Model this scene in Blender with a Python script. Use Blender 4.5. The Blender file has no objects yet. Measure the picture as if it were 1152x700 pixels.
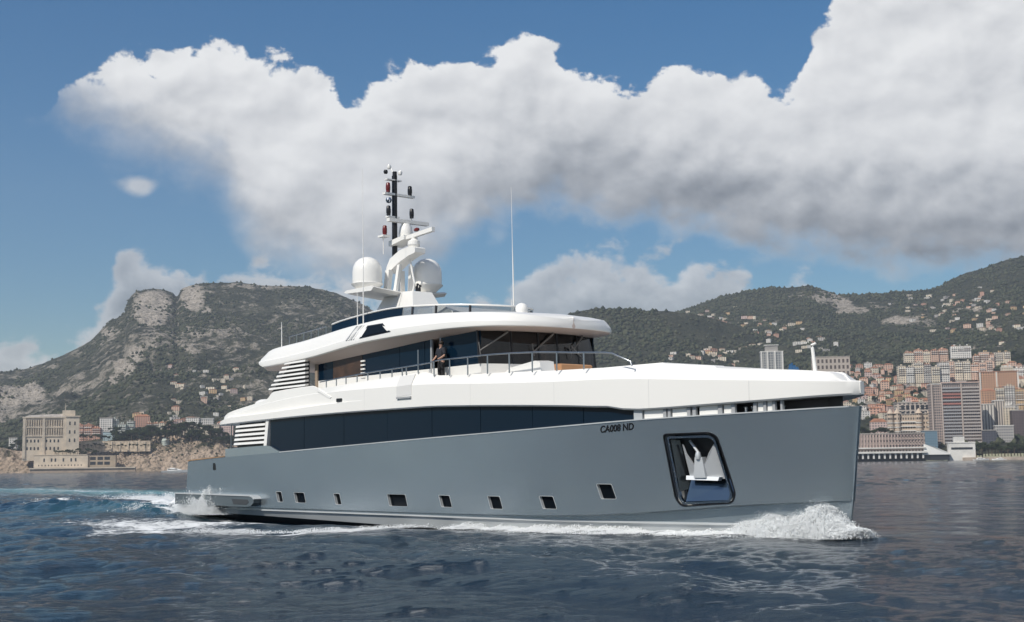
import bpy, bmesh, math, random
import numpy as np
from mathutils import Vector, Matrix

R = math.radians
random.seed(7)
rng = np.random.default_rng(7)
sc = bpy.context.scene
col = sc.collection

# ------------------------------------------------------------------ camera
HC = 2.5                                   # eye height above the sea, metres
FPX, PW, PH = 1500.0, 1152.0, 700.0
PITCH, ROLL = R(6.56), R(0.80)
_f = np.array([0, math.cos(PITCH), math.sin(PITCH)])
_u0 = np.array([0, -math.sin(PITCH), math.cos(PITCH)])
_r0 = np.array([1.0, 0, 0])
_r = _r0 * math.cos(ROLL) - _u0 * math.sin(ROLL)
_u = _u0 * math.cos(ROLL) + _r0 * math.sin(ROLL)
cam_d = bpy.data.cameras.new('camera')
cam = bpy.data.objects.new('camera', cam_d)
col.objects.link(cam)
cam_d.sensor_fit = 'HORIZONTAL'
cam_d.sensor_width = 36.0
cam_d.lens = 36.0 * FPX / PW
cam_d.clip_start = 0.5
cam_d.clip_end = 30000
cam.matrix_world = Matrix(((_r[0], _u[0], -_f[0], 0), (_r[1], _u[1], -_f[1], 0),
                           (_r[2], _u[2], -_f[2], HC), (0, 0, 0, 1)))
sc.camera = cam


def ray(u, v):
    """photo pixel -> (X/Y, (Z-HC)/Y) of the line of sight, Y = metres north of the eye"""
    d = _f + _r * (u - PW / 2) / FPX - _u * (v - PH / 2) / FPX
    return d[0] / d[1], d[2] / d[1]


def rays(u, v):
    d = [_f[i] + _r[i] * (u - PW / 2) / FPX - _u[i] * (v - PH / 2) / FPX for i in range(3)]
    return d[0] / d[1], d[2] / d[1]


def at(u, v, Y):
    a, b = ray(u, v)
    return Vector((a * Y, Y, HC + b * Y))


def sea(u, v):
    a, b = ray(u, v)
    Y = -HC / b
    return a * Y, Y


# ------------------------------------------------------------------ world, sun, exposure
SUN_EL, SUN_AZ = 46.0, 222.0               # azimuth clockwise from north (+Y): behind the camera, to the left
w = bpy.data.worlds.new('World')
sc.world = w
w.use_nodes = True
nt = w.node_tree
nt.nodes.clear()


class G:
    """short-hand for building node graphs"""
    def __init__(s, tree): s.t = tree

    def n(s, typ, **kw):
        nd = s.t.nodes.new(typ)
        for k, v in kw.items(): setattr(nd, k, v)
        return nd

    def link(s, a, b): s.t.links.new(a, b)

    def put(s, sock, v):
        if isinstance(v, bpy.types.NodeSocket): s.link(v, sock)
        elif v is not None: sock.default_value = v

    def m(s, op, a, b=None, c=None, clamp=False):
        nd = s.n('ShaderNodeMath', operation=op, use_clamp=clamp)
        for i, v in enumerate((a, b, c)):
            if v is not None: s.put(nd.inputs[i], v)
        return nd.outputs[0]

    def sstep(s, x, lo, hi, a=0.0, b=1.0):
        nd = s.n('ShaderNodeMapRange', interpolation_type='SMOOTHSTEP')
        s.put(nd.inputs[0], x); s.put(nd.inputs[1], lo); s.put(nd.inputs[2], hi); s.put(nd.inputs[3], a); s.put(nd.inputs[4], b)
        return nd.outputs[0]

    def noise(s, vec, scale, detail=4, rough=.5, dist=0.0, dim='3D'):
        nd = s.n('ShaderNodeTexNoise', noise_dimensions=dim)
        if vec is not None: s.link(vec, nd.inputs['Vector'])
        nd.inputs['Scale'].default_value = scale; nd.inputs['Detail'].default_value = detail
        nd.inputs['Roughness'].default_value = rough; nd.inputs['Distortion'].default_value = dist
        return nd.outputs[0]

    def xyz(s, x, y, z):
        nd = s.n('ShaderNodeCombineXYZ')
        for i, v in enumerate((x, y, z)): s.put(nd.inputs[i], v)
        return nd.outputs[0]

    def mix(s, f, a, b, blend='MIX'):
        nd = s.n('ShaderNodeMix', data_type='RGBA', blend_type=blend)
        s.put(nd.inputs[0], f); s.put(nd.inputs[6], a); s.put(nd.inputs[7], b)
        return nd.outputs[2]

    def curve(s, x, pts, lo, hi, vlo, vhi):
        """piecewise curve x -> value through a Float Curve"""
        nd = s.n('ShaderNodeFloatCurve')
        cu = nd.mapping.curves[0]
        P = [((a - lo) / (hi - lo), (b - vlo) / (vhi - vlo)) for a, b in pts]
        cu.points[0].location = P[0]; cu.points[1].location = P[-1]
        for p in P[1:-1]: cu.points.new(*p)
        for p in cu.points: p.handle_type = 'AUTO'
        nd.mapping.use_clip = False
        nd.mapping.update()
        t = s.m('DIVIDE', s.m('SUBTRACT', x, lo), hi - lo, clamp=True)
        s.link(t, nd.inputs['Value'])
        return s.m('ADD', s.m('MULTIPLY', nd.outputs[0], vhi - vlo), vlo)


g = G(nt)
sky = g.n('ShaderNodeTexSky', sky_type='NISHITA', sun_disc=False)
sky.sun_elevation = R(SUN_EL)
sky.sun_rotation = R(SUN_AZ)
sky.altitude = 0; sky.air_density = 1.0; sky.dust_density = 0.6; sky.ozone_density = 1.6
tc = g.n('ShaderNodeTexCoord')
sep = g.n('ShaderNodeSeparateXYZ'); g.link(tc.outputs['Generated'], sep.inputs[0])
# heading a and elevation e of the sky direction, degrees; clouds live on this dome
az = g.m('MULTIPLY', g.m('ARCTAN2', sep.outputs[0], sep.outputs[1]), 180 / math.pi)
el = g.m('MULTIPLY', g.m('ARCSINE', sep.outputs[2]), 180 / math.pi)


def AE(u, v):
    a, b = ray(u, v)
    return math.degrees(math.atan(a)), math.degrees(math.atan2(b, math.hypot(1, a)))


def curve_px(pts):
    return sorted(AE(u, v) for u, v in pts)


vec = g.xyz(g.m('MULTIPLY', az, .1), g.m('MULTIPLY', el, .13), 0.37)
n_big = g.noise(vec, 2.3, 3, .5)
n_mid = g.noise(vec, 6.0, 8, .56, .15)
# the same relief sampled a little towards the sun: the difference lights the billows
n_lo = g.noise(vec, 2.9, 4, .46, .1)
vec2 = g.xyz(g.m('ADD', g.m('MULTIPLY', az, .1), -.030), g.m('ADD', g.m('MULTIPLY', el, .13), .060), 0.37)
n_lo2 = g.noise(vec2, 2.9, 4, .46, .1)
relief = g.m('ADD', g.m('SUBTRACT', n_lo, n_lo2), g.m('MULTIPLY', g.m('SUBTRACT', n_mid, .5), .06))
wob = g.m('ADD', g.m('MULTIPLY', g.m('SUBTRACT', n_mid, .5), 4.2), g.m('MULTIPLY', g.m('SUBTRACT', n_big, .5), 1.6))


def cloud_layer(T, B, soft_t, soft_b, kt=1.0, kb=1.5):
    lo, hi = -34.0, 34.0
    ct = curve_px(T); cb = curve_px(B)
    top = g.curve(az, [(lo, ct[0][1])] + ct + [(hi, ct[-1][1])], lo, hi, -5, 40)
    bot = g.curve(az, [(lo, cb[0][1])] + cb + [(hi, cb[-1][1])], lo, hi, -5, 40)
    dt = g.m('ADD', g.m('SUBTRACT', top, el), g.m('MULTIPLY', wob, kt))
    db = g.m('ADD', g.m('SUBTRACT', el, bot), g.m('MULTIPLY', wob, kb))
    a = g.m('MULTIPLY', g.sstep(dt, 0.0, soft_t), g.sstep(db, g.m('MULTIPLY', soft_b, -.4), soft_b))
    return a, dt, db


main_T = [(-60, 150), (20, 150), (58, 120), (75, 82), (105, 72), (150, 60), (200, 42), (240, 42), (280, 58), (330, 66),
          (372, 84), (388, 110), (402, 112), (440, 84), (470, 68), (520, 60), (560, 48), (588, 32), (612, 40), (640, 68), (680, 92), (712, 88),
          (742, 74), (780, 70), (810, 88), (845, 98), (868, 102), (888, 88), (905, 62), (920, 18), (945, -20), (1000, -40), (1150, -60), (1250, -80)]
main_B = [(-60, 90), (20, 100), (58, 112), (80, 138), (120, 165), (180, 190), (245, 218), (268, 262), (300, 300), (350, 318),
          (420, 322), (480, 300), (530, 270), (575, 250), (620, 236), (660, 244), (720, 252), (800, 268), (860, 284), (930, 292), (1000, 296), (1060, 304),
          (1120, 306), (1250, 300)]
A1, dt1, db1 = cloud_layer(main_T, main_B, .42, g.sstep(az, -14, 6, 2.8, 1.3), 1.0, .7)
low_T = [(-60, 400), (0, 395), (40, 390), (75, 385), (100, 372), (122, 320), (140, 280), (156, 270), (180, 286), (230, 302), (270, 306), (310, 292), (350, 304), (400, 318),
         (440, 345), (540, 345), (575, 320), (590, 300), (620, 284), (660, 276), (700, 279), (740, 286), (780, 286), (820, 291), (846, 312), (862, 360), (880, 330), (905, 300), (925, 318), (940, 372), (1250, 380)]
low_B = [(-60, 440), (1250, 400)]
A2, dt2, db2 = cloud_layer(low_T, low_B, 1.0, .5, 1.3, .2)
# one small detached puff, and thin scattered cloud over the rest of the dome behind the viewer
pa, pe = AE(157, 208)
pd = g.m('SQRT', g.m('ADD', g.m('POWER', g.m('DIVIDE', g.m('SUBTRACT', az, pa), .75), 2.0), g.m('POWER', g.m('DIVIDE', g.m('SUBTRACT', el, pe), .42), 2.0)))
A3 = g.sstep(g.m('ADD', g.m('SUBTRACT', 1.25, pd), g.m('MULTIPLY', wob, .35)), 0.0, .9, 0, .8)
dome_n = g.noise(tc.outputs['Generated'], 2.6, 6, .55)
away = g.sstep(g.m('ABSOLUTE', az), 24, 40)
A4 = g.m('MULTIPLY', g.m('MULTIPLY', g.sstep(dome_n, .50, .66), away), g.sstep(el, 9, 20, 0, .8))
high = g.sstep(el, 26, 34)
A5 = g.m('MULTIPLY', g.sstep(dome_n, .47, .62, 0, .85), high)
bill = g.m('MULTIPLY', relief, .95)
# lit crowns, greyer flat bases
sh1 = g.m('ADD', g.m('ADD', g.sstep(db1, .0, g.sstep(az, -16, 6, 4.2, 6.2), g.sstep(az, -14, 9, .52, .31), .80), g.sstep(dt1, 2.6, 0.0, 0, .10)), bill)
sh1 = g.m('MINIMUM', g.m('MAXIMUM', sh1, .26), .93)
sh2 = g.m('MINIMUM', g.m('MAXIMUM', g.m('ADD', g.sstep(dt2, 3.5, 0.2, .40, .66), g.m('MULTIPLY', bill, .8)), .3), .85)
col1 = g.n('ShaderNodeValToRGB')
e = col1.color_ramp.elements
e[0].position = .24; e[0].color = (.20, .215, .24, 1)
e[1].position = .92; e[1].color = (.93, .93, .925, 1)
m1 = e.new(.5); m1.color = (.46, .475, .50, 1)
m2 = e.new(.72); m2.color = (.74, .745, .755, 1)
shade = g.m('ADD', g.m('MULTIPLY', sh2, g.m('SUBTRACT', 1.0, A1)), g.m('MULTIPLY', sh1, A1))
g.link(shade, col1.inputs[0])
inv = lambda x: g.m('SUBTRACT', 1.0, x)
alpha = A1
for a_ in (g.m('MULTIPLY', A2, .84), A3, A4, A5):
    alpha = inv(g.m('MULTIPLY', inv(alpha), inv(a_)))
alpha = g.m('MULTIPLY', alpha, .97)
bg_sky = g.n('ShaderNodeBackground'); bg_cl = g.n('ShaderNodeBackground')
hs = g.n('ShaderNodeHueSaturation'); hs.inputs['Saturation'].default_value = 1.5
g.link(sky.outputs[0], hs.inputs['Color'])
g.link(hs.outputs[0], bg_sky.inputs[0]); bg_sky.inputs[1].default_value = 0.085
g.link(col1.outputs[0], bg_cl.inputs[0]); bg_cl.inputs[1].default_value = 1.0
ms = g.n('ShaderNodeMixShader')
g.link(alpha, ms.inputs[0]); g.link(bg_sky.outputs[0], ms.inputs[1]); g.link(bg_cl.outputs[0], ms.inputs[2])
wo = g.n('ShaderNodeOutputWorld'); g.link(ms.outputs[0], wo.inputs[0])

sun_d = bpy.data.lights.new('sun', 'SUN')
sun_d.energy = 4.0; sun_d.angle = R(.5); sun_d.color = (1.0, .95, .86)
sun = bpy.data.objects.new('sun', sun_d); col.objects.link(sun)
sd = Vector((math.sin(R(SUN_AZ)) * math.cos(R(SUN_EL)), math.cos(R(SUN_AZ)) * math.cos(R(SUN_EL)), math.sin(R(SUN_EL))))
sun.rotation_euler = sd.to_track_quat('Z', 'Y').to_euler()
vs = sc.view_settings
vs.view_transform = 'Standard'; vs.look = 'None'; vs.exposure = 0.08; vs.gamma = 1.0; vs.use_curve_mapping = False
sc.cycles.max_bounces = 7
sc.cycles.volume_bounces = 0
sc.cycles.transparent_max_bounces = 12
sc.cycles.caustics_reflective = False
sc.cycles.caustics_refractive = False

# ------------------------------------------------------------------ helpers
def cur(pts):
    """smooth monotone curve through (x, value) pairs"""
    X = np.array([p[0] for p in pts], float); Y = np.array([p[1] for p in pts], float)
    d = np.diff(Y) / np.diff(X)
    m = np.zeros(len(X)); m[0] = d[0]; m[-1] = d[-1]
    for i in range(1, len(X) - 1):
        m[i] = 0 if d[i - 1] * d[i] <= 0 else 2 * d[i - 1] * d[i] / (d[i - 1] + d[i])

    def f(x):
        x = np.clip(np.asarray(x, float), X[0], X[-1])
        i = np.clip(np.searchsorted(X, x, side='right') - 1, 0, len(X) - 2)
        h = X[i + 1] - X[i]; t = (x - X[i]) / h
        r = (2 * t**3 - 3 * t**2 + 1) * Y[i] + (t**3 - 2 * t**2 + t) * h * m[i] + (-2 * t**3 + 3 * t**2) * Y[i + 1] + (t**3 - t**2) * h * m[i + 1]
        return float(r) if r.ndim == 0 else r
    return f


class MB:
    """collects shapes and links them as one mesh object"""
    def __init__(s): s.v = []; s.f = []; s.mi = []

    def add(s, vs_, fs, mi=0):
        o = len(s.v)
        s.v += [tuple(p) for p in vs_]
        for q in fs: s.f.append([o + i for i in q]); s.mi.append(mi)
        return s

    def box(s, x0, x1, y0, y1, z0, z1, mi=0):
        return s.hexa([(x0, y0, z0), (x1, y0, z0), (x1, y1, z0), (x0, y1, z0), (x0, y0, z1), (x1, y0, z1), (x1, y1, z1), (x0, y1, z1)], mi)

    def hexa(s, P, mi=0):
        return s.add(P, [(0, 3, 2, 1), (4, 5, 6, 7), (0, 1, 5, 4), (1, 2, 6, 5), (2, 3, 7, 6), (3, 0, 4, 7)], mi)

    def loft(s, rings, closed=True, cap=True, mi=None):
        n = len(rings[0]); V = [p for r in rings for p in r]; F = []; M = []
        for i in range(len(rings) - 1):
            for j in range(n if closed else n - 1):
                k = (j + 1) % n
                F.append((i * n + j, i * n + k, (i + 1) * n + k, (i + 1) * n + j)); M.append(mi[j] if mi else 0)
        if cap:
            F.append(tuple(reversed(range(n)))); M.append(mi[0] if mi else 0)
            b = (len(rings) - 1) * n
            F.append(tuple(range(b, b + n))); M.append(mi[0] if mi else 0)
        o = len(s.v); s.v += [tuple(p) for p in V]
        for q, m_ in zip(F, M): s.f.append([o + i for i in q]); s.mi.append(m_)
        return s

    def prism(s, poly, off, mi=0):
        """polygon (3D points) extruded by the vector off (a vector or one per point)"""
        n = len(poly)
        offs = off if isinstance(off, list) else [off] * n
        P = [tuple(p) for p in poly] + [(p[0] + o[0], p[1] + o[1], p[2] + o[2]) for p, o in zip(poly, offs)]
        F = [tuple(reversed(range(n))), tuple(range(n, 2 * n))] + [(i, (i + 1) % n, n + (i + 1) % n, n + i) for i in range(n)]
        return s.add(P, F, mi)

    def tube(s, path, r, n=8, mi=0, cap=True):
        path = [Vector(p) for p in path]
        rs = r if isinstance(r, (list, tuple)) else [r] * len(path)
        rings = []
        for i, p in enumerate(path):
            d = (path[min(i + 1, len(path) - 1)] - path[max(i - 1, 0)]).normalized()
            a = d.cross(Vector((0, 0, 1)) if abs(d.z) < .9 else Vector((1, 0, 0))).normalized(); b = d.cross(a)
            rings.append([p + (a * math.cos(t) + b * math.sin(t)) * rs[i] for t in [2 * math.pi * k / n for k in range(n)]])
        return s.loft(rings, True, cap, [mi] * n)

    def lathe(s, prof, c=(0, 0, 0), n=24, mi=0, axis='z'):
        rings = []
        for rr, z in prof:
            ring = []
            for k in range(n):
                t = 2 * math.pi * k / n; a, b = rr * math.cos(t), rr * math.sin(t)
                p = (a, b, z) if axis == 'z' else ((z, a, b) if axis == 'x' else (b, z, a))
                ring.append((c[0] + p[0], c[1] + p[1], c[2] + p[2]))
            rings.append(ring)
        return s.loft(rings, True, True, [mi] * n)

    def build(s, name, mats, parent=None, smooth=None, loc=None):
        me = bpy.data.meshes.new(name)
        me.from_pydata(s.v, [], s.f)
        mats = mats if isinstance(mats, (list, tuple)) else [mats]
        for m_ in mats: me.materials.append(m_)
        if len(mats) > 1: me.polygons.foreach_set('material_index', s.mi)
        bm = bmesh.new(); bm.from_mesh(me)
        bmesh.ops.remove_doubles(bm, verts=bm.verts, dist=1e-5)
        bmesh.ops.dissolve_degenerate(bm, edges=bm.edges, dist=1e-6)
        bmesh.ops.recalc_face_normals(bm, faces=bm.faces)
        bm.to_mesh(me); bm.free()
        if smooth:
            me.shade_smooth(); me.set_sharp_from_angle(angle=R(smooth))
        o = bpy.data.objects.new(name, me); col.objects.link(o)
        if parent: o.parent = parent
        if loc: o.location = loc
        return o


def tag(o, label=None, cat=None, group=None, kind=None):
    if label: o['label'] = label
    if cat: o['category'] = cat
    if group: o['group'] = group
    if kind: o['kind'] = kind
    return o


def empty(name, loc, rz=0.0):
    o = bpy.data.objects.new(name, None); o.location = loc; o.rotation_euler = (0, 0, rz)
    o.empty_display_size = .5
    col.objects.link(o)
    return o


def copy_tree(o, parent=None):
    c = o.copy(); col.objects.link(c)
    if parent: c.parent = parent
    for ch in list(o.children): copy_tree(ch, c)
    return c


MATS = {}


def mat(name, color, rough=.5, metal=0.0, coat=0.0, var=0.0, vscale=3.0, spec=.5, bump=0.0, bscale=20.0, space='Object'):
    """principled paint, stone or metal with a little uneven tone and surface"""
    if name in MATS: return MATS[name]
    m_ = bpy.data.materials.new(name); m_.use_nodes = True
    t = m_.node_tree; gg = G(t); p = t.nodes['Principled BSDF']
    p.inputs['Base Color'].default_value = (*color, 1); p.inputs['Roughness'].default_value = rough
    p.inputs['Metallic'].default_value = metal; p.inputs['Coat Weight'].default_value = coat
    p.inputs['Coat Roughness'].default_value = .10
    p.inputs['Specular IOR Level'].default_value = spec
    c_ = gg.n('ShaderNodeTexCoord').outputs['Object' if space == 'Object' else 'Generated'] if space != 'World' else gg.n('ShaderNodeNewGeometry').outputs['Position']
    if var:
        nz = gg.noise(c_, vscale, 5, .6)
        lo = tuple(max(0, x * (1 - var)) for x in color); hi = tuple(min(1, x * (1 + var)) for x in color)
        rr = gg.sstep(nz, .3, .7)
        gg.link(gg.mix(rr, (*lo, 1), (*hi, 1)), p.inputs['Base Color'])
        gg.link(gg.sstep(nz, .25, .75, max(.02, rough * .8), min(1, rough * 1.25)), p.inputs['Roughness'])
    if bump:
        b = gg.n('ShaderNodeBump'); b.inputs['Strength'].default_value = bump; b.inputs['Distance'].default_value = .02
        gg.link(gg.noise(c_, bscale, 4, .6), b.inputs['Height']); gg.link(b.outputs[0], p.inputs['Normal'])
    MATS[name] = m_
    return m_


def _hash(ix, iy, seed):
    h = (ix.astype(np.int64) * 374761393 + iy.astype(np.int64) * 668265263 + seed * 974711) & 0xffffffff
    h = ((h ^ (h >> 13)) * 1274126177) & 0xffffffff
    return ((h ^ (h >> 16)) & 0xffff) / 65535.0


def vnoise(x, y, seed=0):
    ix = np.floor(x).astype(np.int64); iy = np.floor(y).astype(np.int64)
    fx = x - ix; fy = y - iy
    fx = fx * fx * fx * (fx * (fx * 6 - 15) + 10); fy = fy * fy * fy * (fy * (fy * 6 - 15) + 10)
    a = _hash(ix, iy, seed); b = _hash(ix + 1, iy, seed); c = _hash(ix, iy + 1, seed); d = _hash(ix + 1, iy + 1, seed)
    return (a + (b - a) * fx) * (1 - fy) + (c + (d - c) * fx) * fy - .5


def fbm(x, y, octv=5, seed=0, gain=.5, ridged=False):
    s = 0; a = 1.0; tot = 0
    for o in range(octv):
        n_ = vnoise(x * 2**o + o * 17.3, y * 2**o - o * 9.1, seed + o)
        s = s + a * ((.5 - 2 * np.abs(n_)) if ridged else n_ * 2); tot += a; a *= gain
    return s / tot


def grid_mesh(name, X, Y, Z, mat_, attrs=None, kind='structure', smooth=True):
    nr, nc = X.shape
    V = np.stack([X, Y, Z], -1).reshape(-1, 3).astype(np.float32)
    i = np.arange(nr * nc).reshape(nr, nc)
    Fq = np.stack([i[:-1, :-1], i[:-1, 1:], i[1:, 1:], i[1:, :-1]], -1).reshape(-1, 4)
    me = bpy.data.meshes.new(name)
    me.vertices.add(len(V)); me.vertices.foreach_set('co', V.ravel())
    me.loops.add(len(Fq) * 4); me.loops.foreach_set('vertex_index', Fq.ravel().astype(np.int32))
    me.polygons.add(len(Fq)); me.polygons.foreach_set('loop_start', np.arange(0, len(Fq) * 4, 4, dtype=np.int32))
    me.update(calc_edges=True)
    for k, a in (attrs or {}).items():
        at_ = me.attributes.new(k, 'FLOAT', 'POINT'); at_.data.foreach_set('value', a.ravel().astype(np.float32))
    if smooth: me.shade_smooth()
    me.materials.append(mat_)
    o = bpy.data.objects.new(name, me); col.objects.link(o)
    o['kind'] = kind
    return o


def tri_soup(name, base_v, base_f, C, S, rot, mat_, jitter=0.0, kind='stuff', parent=None, smooth=False):
    """many small copies of one little shape as ONE mesh: centres C, sizes S (n,3), turns rot about z"""
    n = len(C); bv = np.array(base_v, float); bf = np.array(base_f)
    c, s = np.cos(rot)[:, None], np.sin(rot)[:, None]
    P = bv[None] * S[:, None, :]
    if jitter: P = P * (1 + jitter * (rng.random((n, len(bv), 1)) - .5))
    X = P[..., 0] * c - P[..., 1] * s + C[:, None, 0]; Y = P[..., 0] * s + P[..., 1] * c + C[:, None, 1]; Z = P[..., 2] + C[:, None, 2]
    V = np.stack([X, Y, Z], -1).reshape(-1, 3).astype(np.float32)
    k = bf.shape[1]
    Fq = (bf[None] + (np.arange(n) * len(bv))[:, None, None]).reshape(-1, k)
    me = bpy.data.meshes.new(name)
    me.vertices.add(len(V)); me.vertices.foreach_set('co', V.ravel())
    me.loops.add(Fq.size); me.loops.foreach_set('vertex_index', Fq.ravel().astype(np.int32))
    me.polygons.add(len(Fq)); me.polygons.foreach_set('loop_start', np.arange(0, Fq.size, k, dtype=np.int32))
    me.update(calc_edges=True)
    if smooth: me.shade_smooth()
    me.materials.append(mat_)
    o = bpy.data.objects.new(name, me); col.objects.link(o)
    if kind: o['kind'] = kind
    if parent: o.parent = parent
    return o


OCT_V = [(1, 0, 0), (-1, 0, 0), (0, 1, 0), (0, -1, 0), (0, 0, 1), (0, 0, -1)]
OCT_F = [(0, 2, 4), (2, 1, 4), (1, 3, 4), (3, 0, 4), (2, 0, 5), (1, 2, 5), (3, 1, 5), (0, 3, 5)]


def ico(sub):
    bm = bmesh.new(); bmesh.ops.create_icosphere(bm, subdivisions=sub, radius=1)
    v = [tuple(p.co) for p in bm.verts]; f = [[q.index for q in fc.verts] for fc in bm.faces]; bm.free()
    return v, f


ICO1 = ico(1); ICO2 = ico(2); ICO3 = ico(3)

# ------------------------------------------------------------------ the yacht's frame and hull lines (needed for the wake too)
TH = R(50.3)
YO = Vector((-15.0, 74.3, 0.0))            # stern, centreline, waterline
FW = Vector((math.cos(TH), -math.sin(TH), 0)); PT = Vector((math.sin(TH), math.cos(TH), 0))


def beam_at(x, x_end, b0, p, q):
    x = np.asarray(x, float)
    aft = 1 - .06 * np.clip(1 - x / 6, 0, 1)**2
    t = np.clip((x - 22) / (x_end - 22), 0, 1)
    return b0 * aft * (1 - t**p)**q


LV_SHEER = (40.9, 3.95, 2.4, .667)
LV_KNUC = (40.5, 3.82, 2.15, .80)
LV_RAIL = (40.35, 3.70, 1.95, .90)
LV_WATER = (40.3, 3.55, 1.85, .95)
z_sheer = cur([(0, 2.86), (.9, 2.9), (5.4, 3.07), (10.9, 3.23), (17.45, 3.44), (22.7, 3.60), (27.2, 3.73), (30.8, 3.86), (33.7, 3.97), (36.6, 4.05), (38.4, 4.1), (40.9, 4.2)])
z_knuc = cur([(0, .60), (24, .60), (29, .62), (32.4, .72), (35.2, .90), (37.3, 1.06), (39.3, 1.16), (40.6, 1.2)])


def hull_b(x, z):
    """half breadth of the topsides at station x, height z"""
    zs, zk = z_sheer(x), z_knuc(x)
    f = min(max((z - zk) / (zs - zk), 0), 1)
    xe = LV_KNUC[0] + (LV_SHEER[0] - LV_KNUC[0]) * f
    bk = float(beam_at(x, LV_KNUC[0], *LV_KNUC[1:])); bsh = float(beam_at(x, LV_SHEER[0], *LV_SHEER[1:]))
    return bk + (bsh - bk) * f**1.25


# ------------------------------------------------------------------ the sea
def make_sea():
    a_mid = np.linspace(-27, 27, 860)
    a_side = np.concatenate([np.linspace(27.4, 60, 60), np.linspace(63, 180, 40)])
    A = np.radians(np.concatenate([-a_side[::-1], a_mid, a_side]))
    r = np.concatenate([np.linspace(2, 15, 16), np.exp(np.linspace(math.log(15.4), math.log(140), 520)),
                        np.exp(np.linspace(math.log(141.5), math.log(2400), 190)), np.array([2700, 3100, 3500, 3900, 4300])])
    RR, AA = np.meshgrid(r, A, indexing='ij')
    X = RR * np.sin(AA); Y = RR * np.cos(AA)
    Z = np.zeros_like(X)
    gen = np.random.default_rng(3)
    main = R(200)
    for i in range(56):
        lam = .55 * (1.135**i) if i < 30 else .8 * 1.09**(i - 20)
        if lam > 26: lam = 5 + 12 * gen.random()
        k = 2 * math.pi / lam
        th = main + gen.normal(0, .75)
        amp = .0055 * lam**.86 * (1.15 if lam < 4 else 1.0 if lam < 9 else .45)
        fade = np.clip((lam / (RR * .0042 + .02) - 1.6) / 2.0, 0, 1) * np.clip(1.6 - RR / 900, 0, 1)
        ph = k * (X * math.cos(th) + Y * math.sin(th)) + gen.random() * 6.28
        Z += amp * fade * (np.sin(ph) + .22 * np.cos(2 * ph))
    patch = 1 + .5 * fbm(X / 22, Y / 22, 3, 5)
    Z *= patch * .72
    # the yacht's own waves: in its frame
    dx, dy = X - YO.x, Y - YO.y
    lx = dx * FW.x + dy * FW.y; ly = dx * PT.x + dy * PT.y
    bw = beam_at(lx, LV_WATER[0], *LV_WATER[1:])
    bw = np.where(lx > 40.3, 0, bw)
    d = -ly - bw                                       # metres off the starboard side
    Z *= np.where((lx > -12) & (lx < 45), np.clip(.25 + np.clip(d, 0, 9) / 12, .25, 1), 1)
    jag = fbm(X * 1.1, Y * 1.1, 3, 11)
    near = np.clip(1 - RR / 200, 0, 1) > 0
    al = lambda a, b, s: 1 / (1 + np.exp(-(lx - a) / s)) * 1 / (1 + np.exp((lx - b) / s))
    Z += near * al(27, 41.0, 1.2) * np.exp(-((d - .15) / .8)**2) * .13 * (1 + .8 * jag)
    Z += near * al(17, 29, 2.0) * np.exp(-((d - 2.6) / 1.3)**2) * .10
    Z -= near * al(5, 21, 2.5) * np.exp(-((d - .4) / 1.5)**2) * .30
    Z += near * al(-2, 14, 2.5) * np.exp(-((d - 4.2) / 1.6)**2) * .22
    Z += near * al(-6, 4, 1.0) * np.exp(-((d - 1.6) / 1.1)**2) * .30 * (1 + .7 * jag)
    Z += near * al(-18, -.5, 1.5) * np.exp(-((np.abs(ly) - 3.0) / 1.5)**2) * .48 * (1 + .7 * jag)
    Z += near * al(-40, -14, 4) * np.exp(-((np.abs(ly) - 4.5) / 2.4)**2) * .35 * (1 + .6 * jag)
    # foam laid down along polylines read off the photograph at sea level
    foam = np.zeros_like(X); aer = np.zeros_like(X)

    def stroke(P, wd, inten, out):
        P = [sea(*p) for p in P]
        W_ = wd if isinstance(wd, (list, tuple)) else [wd] * len(P)
        I_ = inten if isinstance(inten, (list, tuple)) else [inten] * len(P)
        for (p, q, w0, w1, i0, i1) in zip(P[:-1], P[1:], W_[:-1], W_[1:], I_[:-1], I_[1:]):
            ux, uy = q[0] - p[0], q[1] - p[1]; L2 = ux * ux + uy * uy
            t = np.clip(((X - p[0]) * ux + (Y - p[1]) * uy) / L2, 0, 1)
            dd = np.hypot(X - p[0] - t * ux, Y - p[1] - t * uy)
            np.maximum(out, (i0 + (i1 - i0) * t) * np.exp(-(dd / (w0 + (w1 - w0) * t))**2), out=out)

    fz = al(25.5, 41.0, .35) * np.exp(-(np.maximum(d - .25, 0) / np.interp(lx, [20, 26, 34, 39, 42], [.35, .55, .75, 1.1, .5]))**2)
    fz = np.maximum(fz * np.interp(lx, [24, 30, 40], [.95, 1.12, 1.25]), .62 * al(23, 40.8, .5) * np.exp(-((d - 1.1) / 1.1)**2))
    np.maximum(foam, np.where(d > -.35, fz, 0), out=foam)
    stroke([(945, 605), (930, 606), (880, 604), (830, 600), (740, 599), (660, 598), (590, 596), (520, 594), (478, 593)], [.5, 1.0, 1.3, 1.1, .9, .8, .75, .7, .4], [.5, 1.1, 1.2, 1.15, 1.1, 1.1, 1.05, 1.0, .6], foam)
    stroke([(480, 592), (440, 595), (400, 598), (350, 600), (290, 601), (250, 598), (200, 597)], [.6, .7, .8, .9, 1.0, 1.4, 1.6], [.75, .9, 1.0, 1.0, .85, .75, .5], foam)
    stroke([(330, 588), (280, 590), (230, 590), (170, 592), (110, 588)], [1.4, 2.6, 3.6, 4.0, 3.6], [.62, .86, .98, .95, .70], foam)
    stroke([(240, 570), (200, 566), (150, 563), (100, 562), (50, 561)], [1.5, 2.4, 3, 3, 3], [1.0, 1.0, .85, .65, .5], foam)
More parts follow.
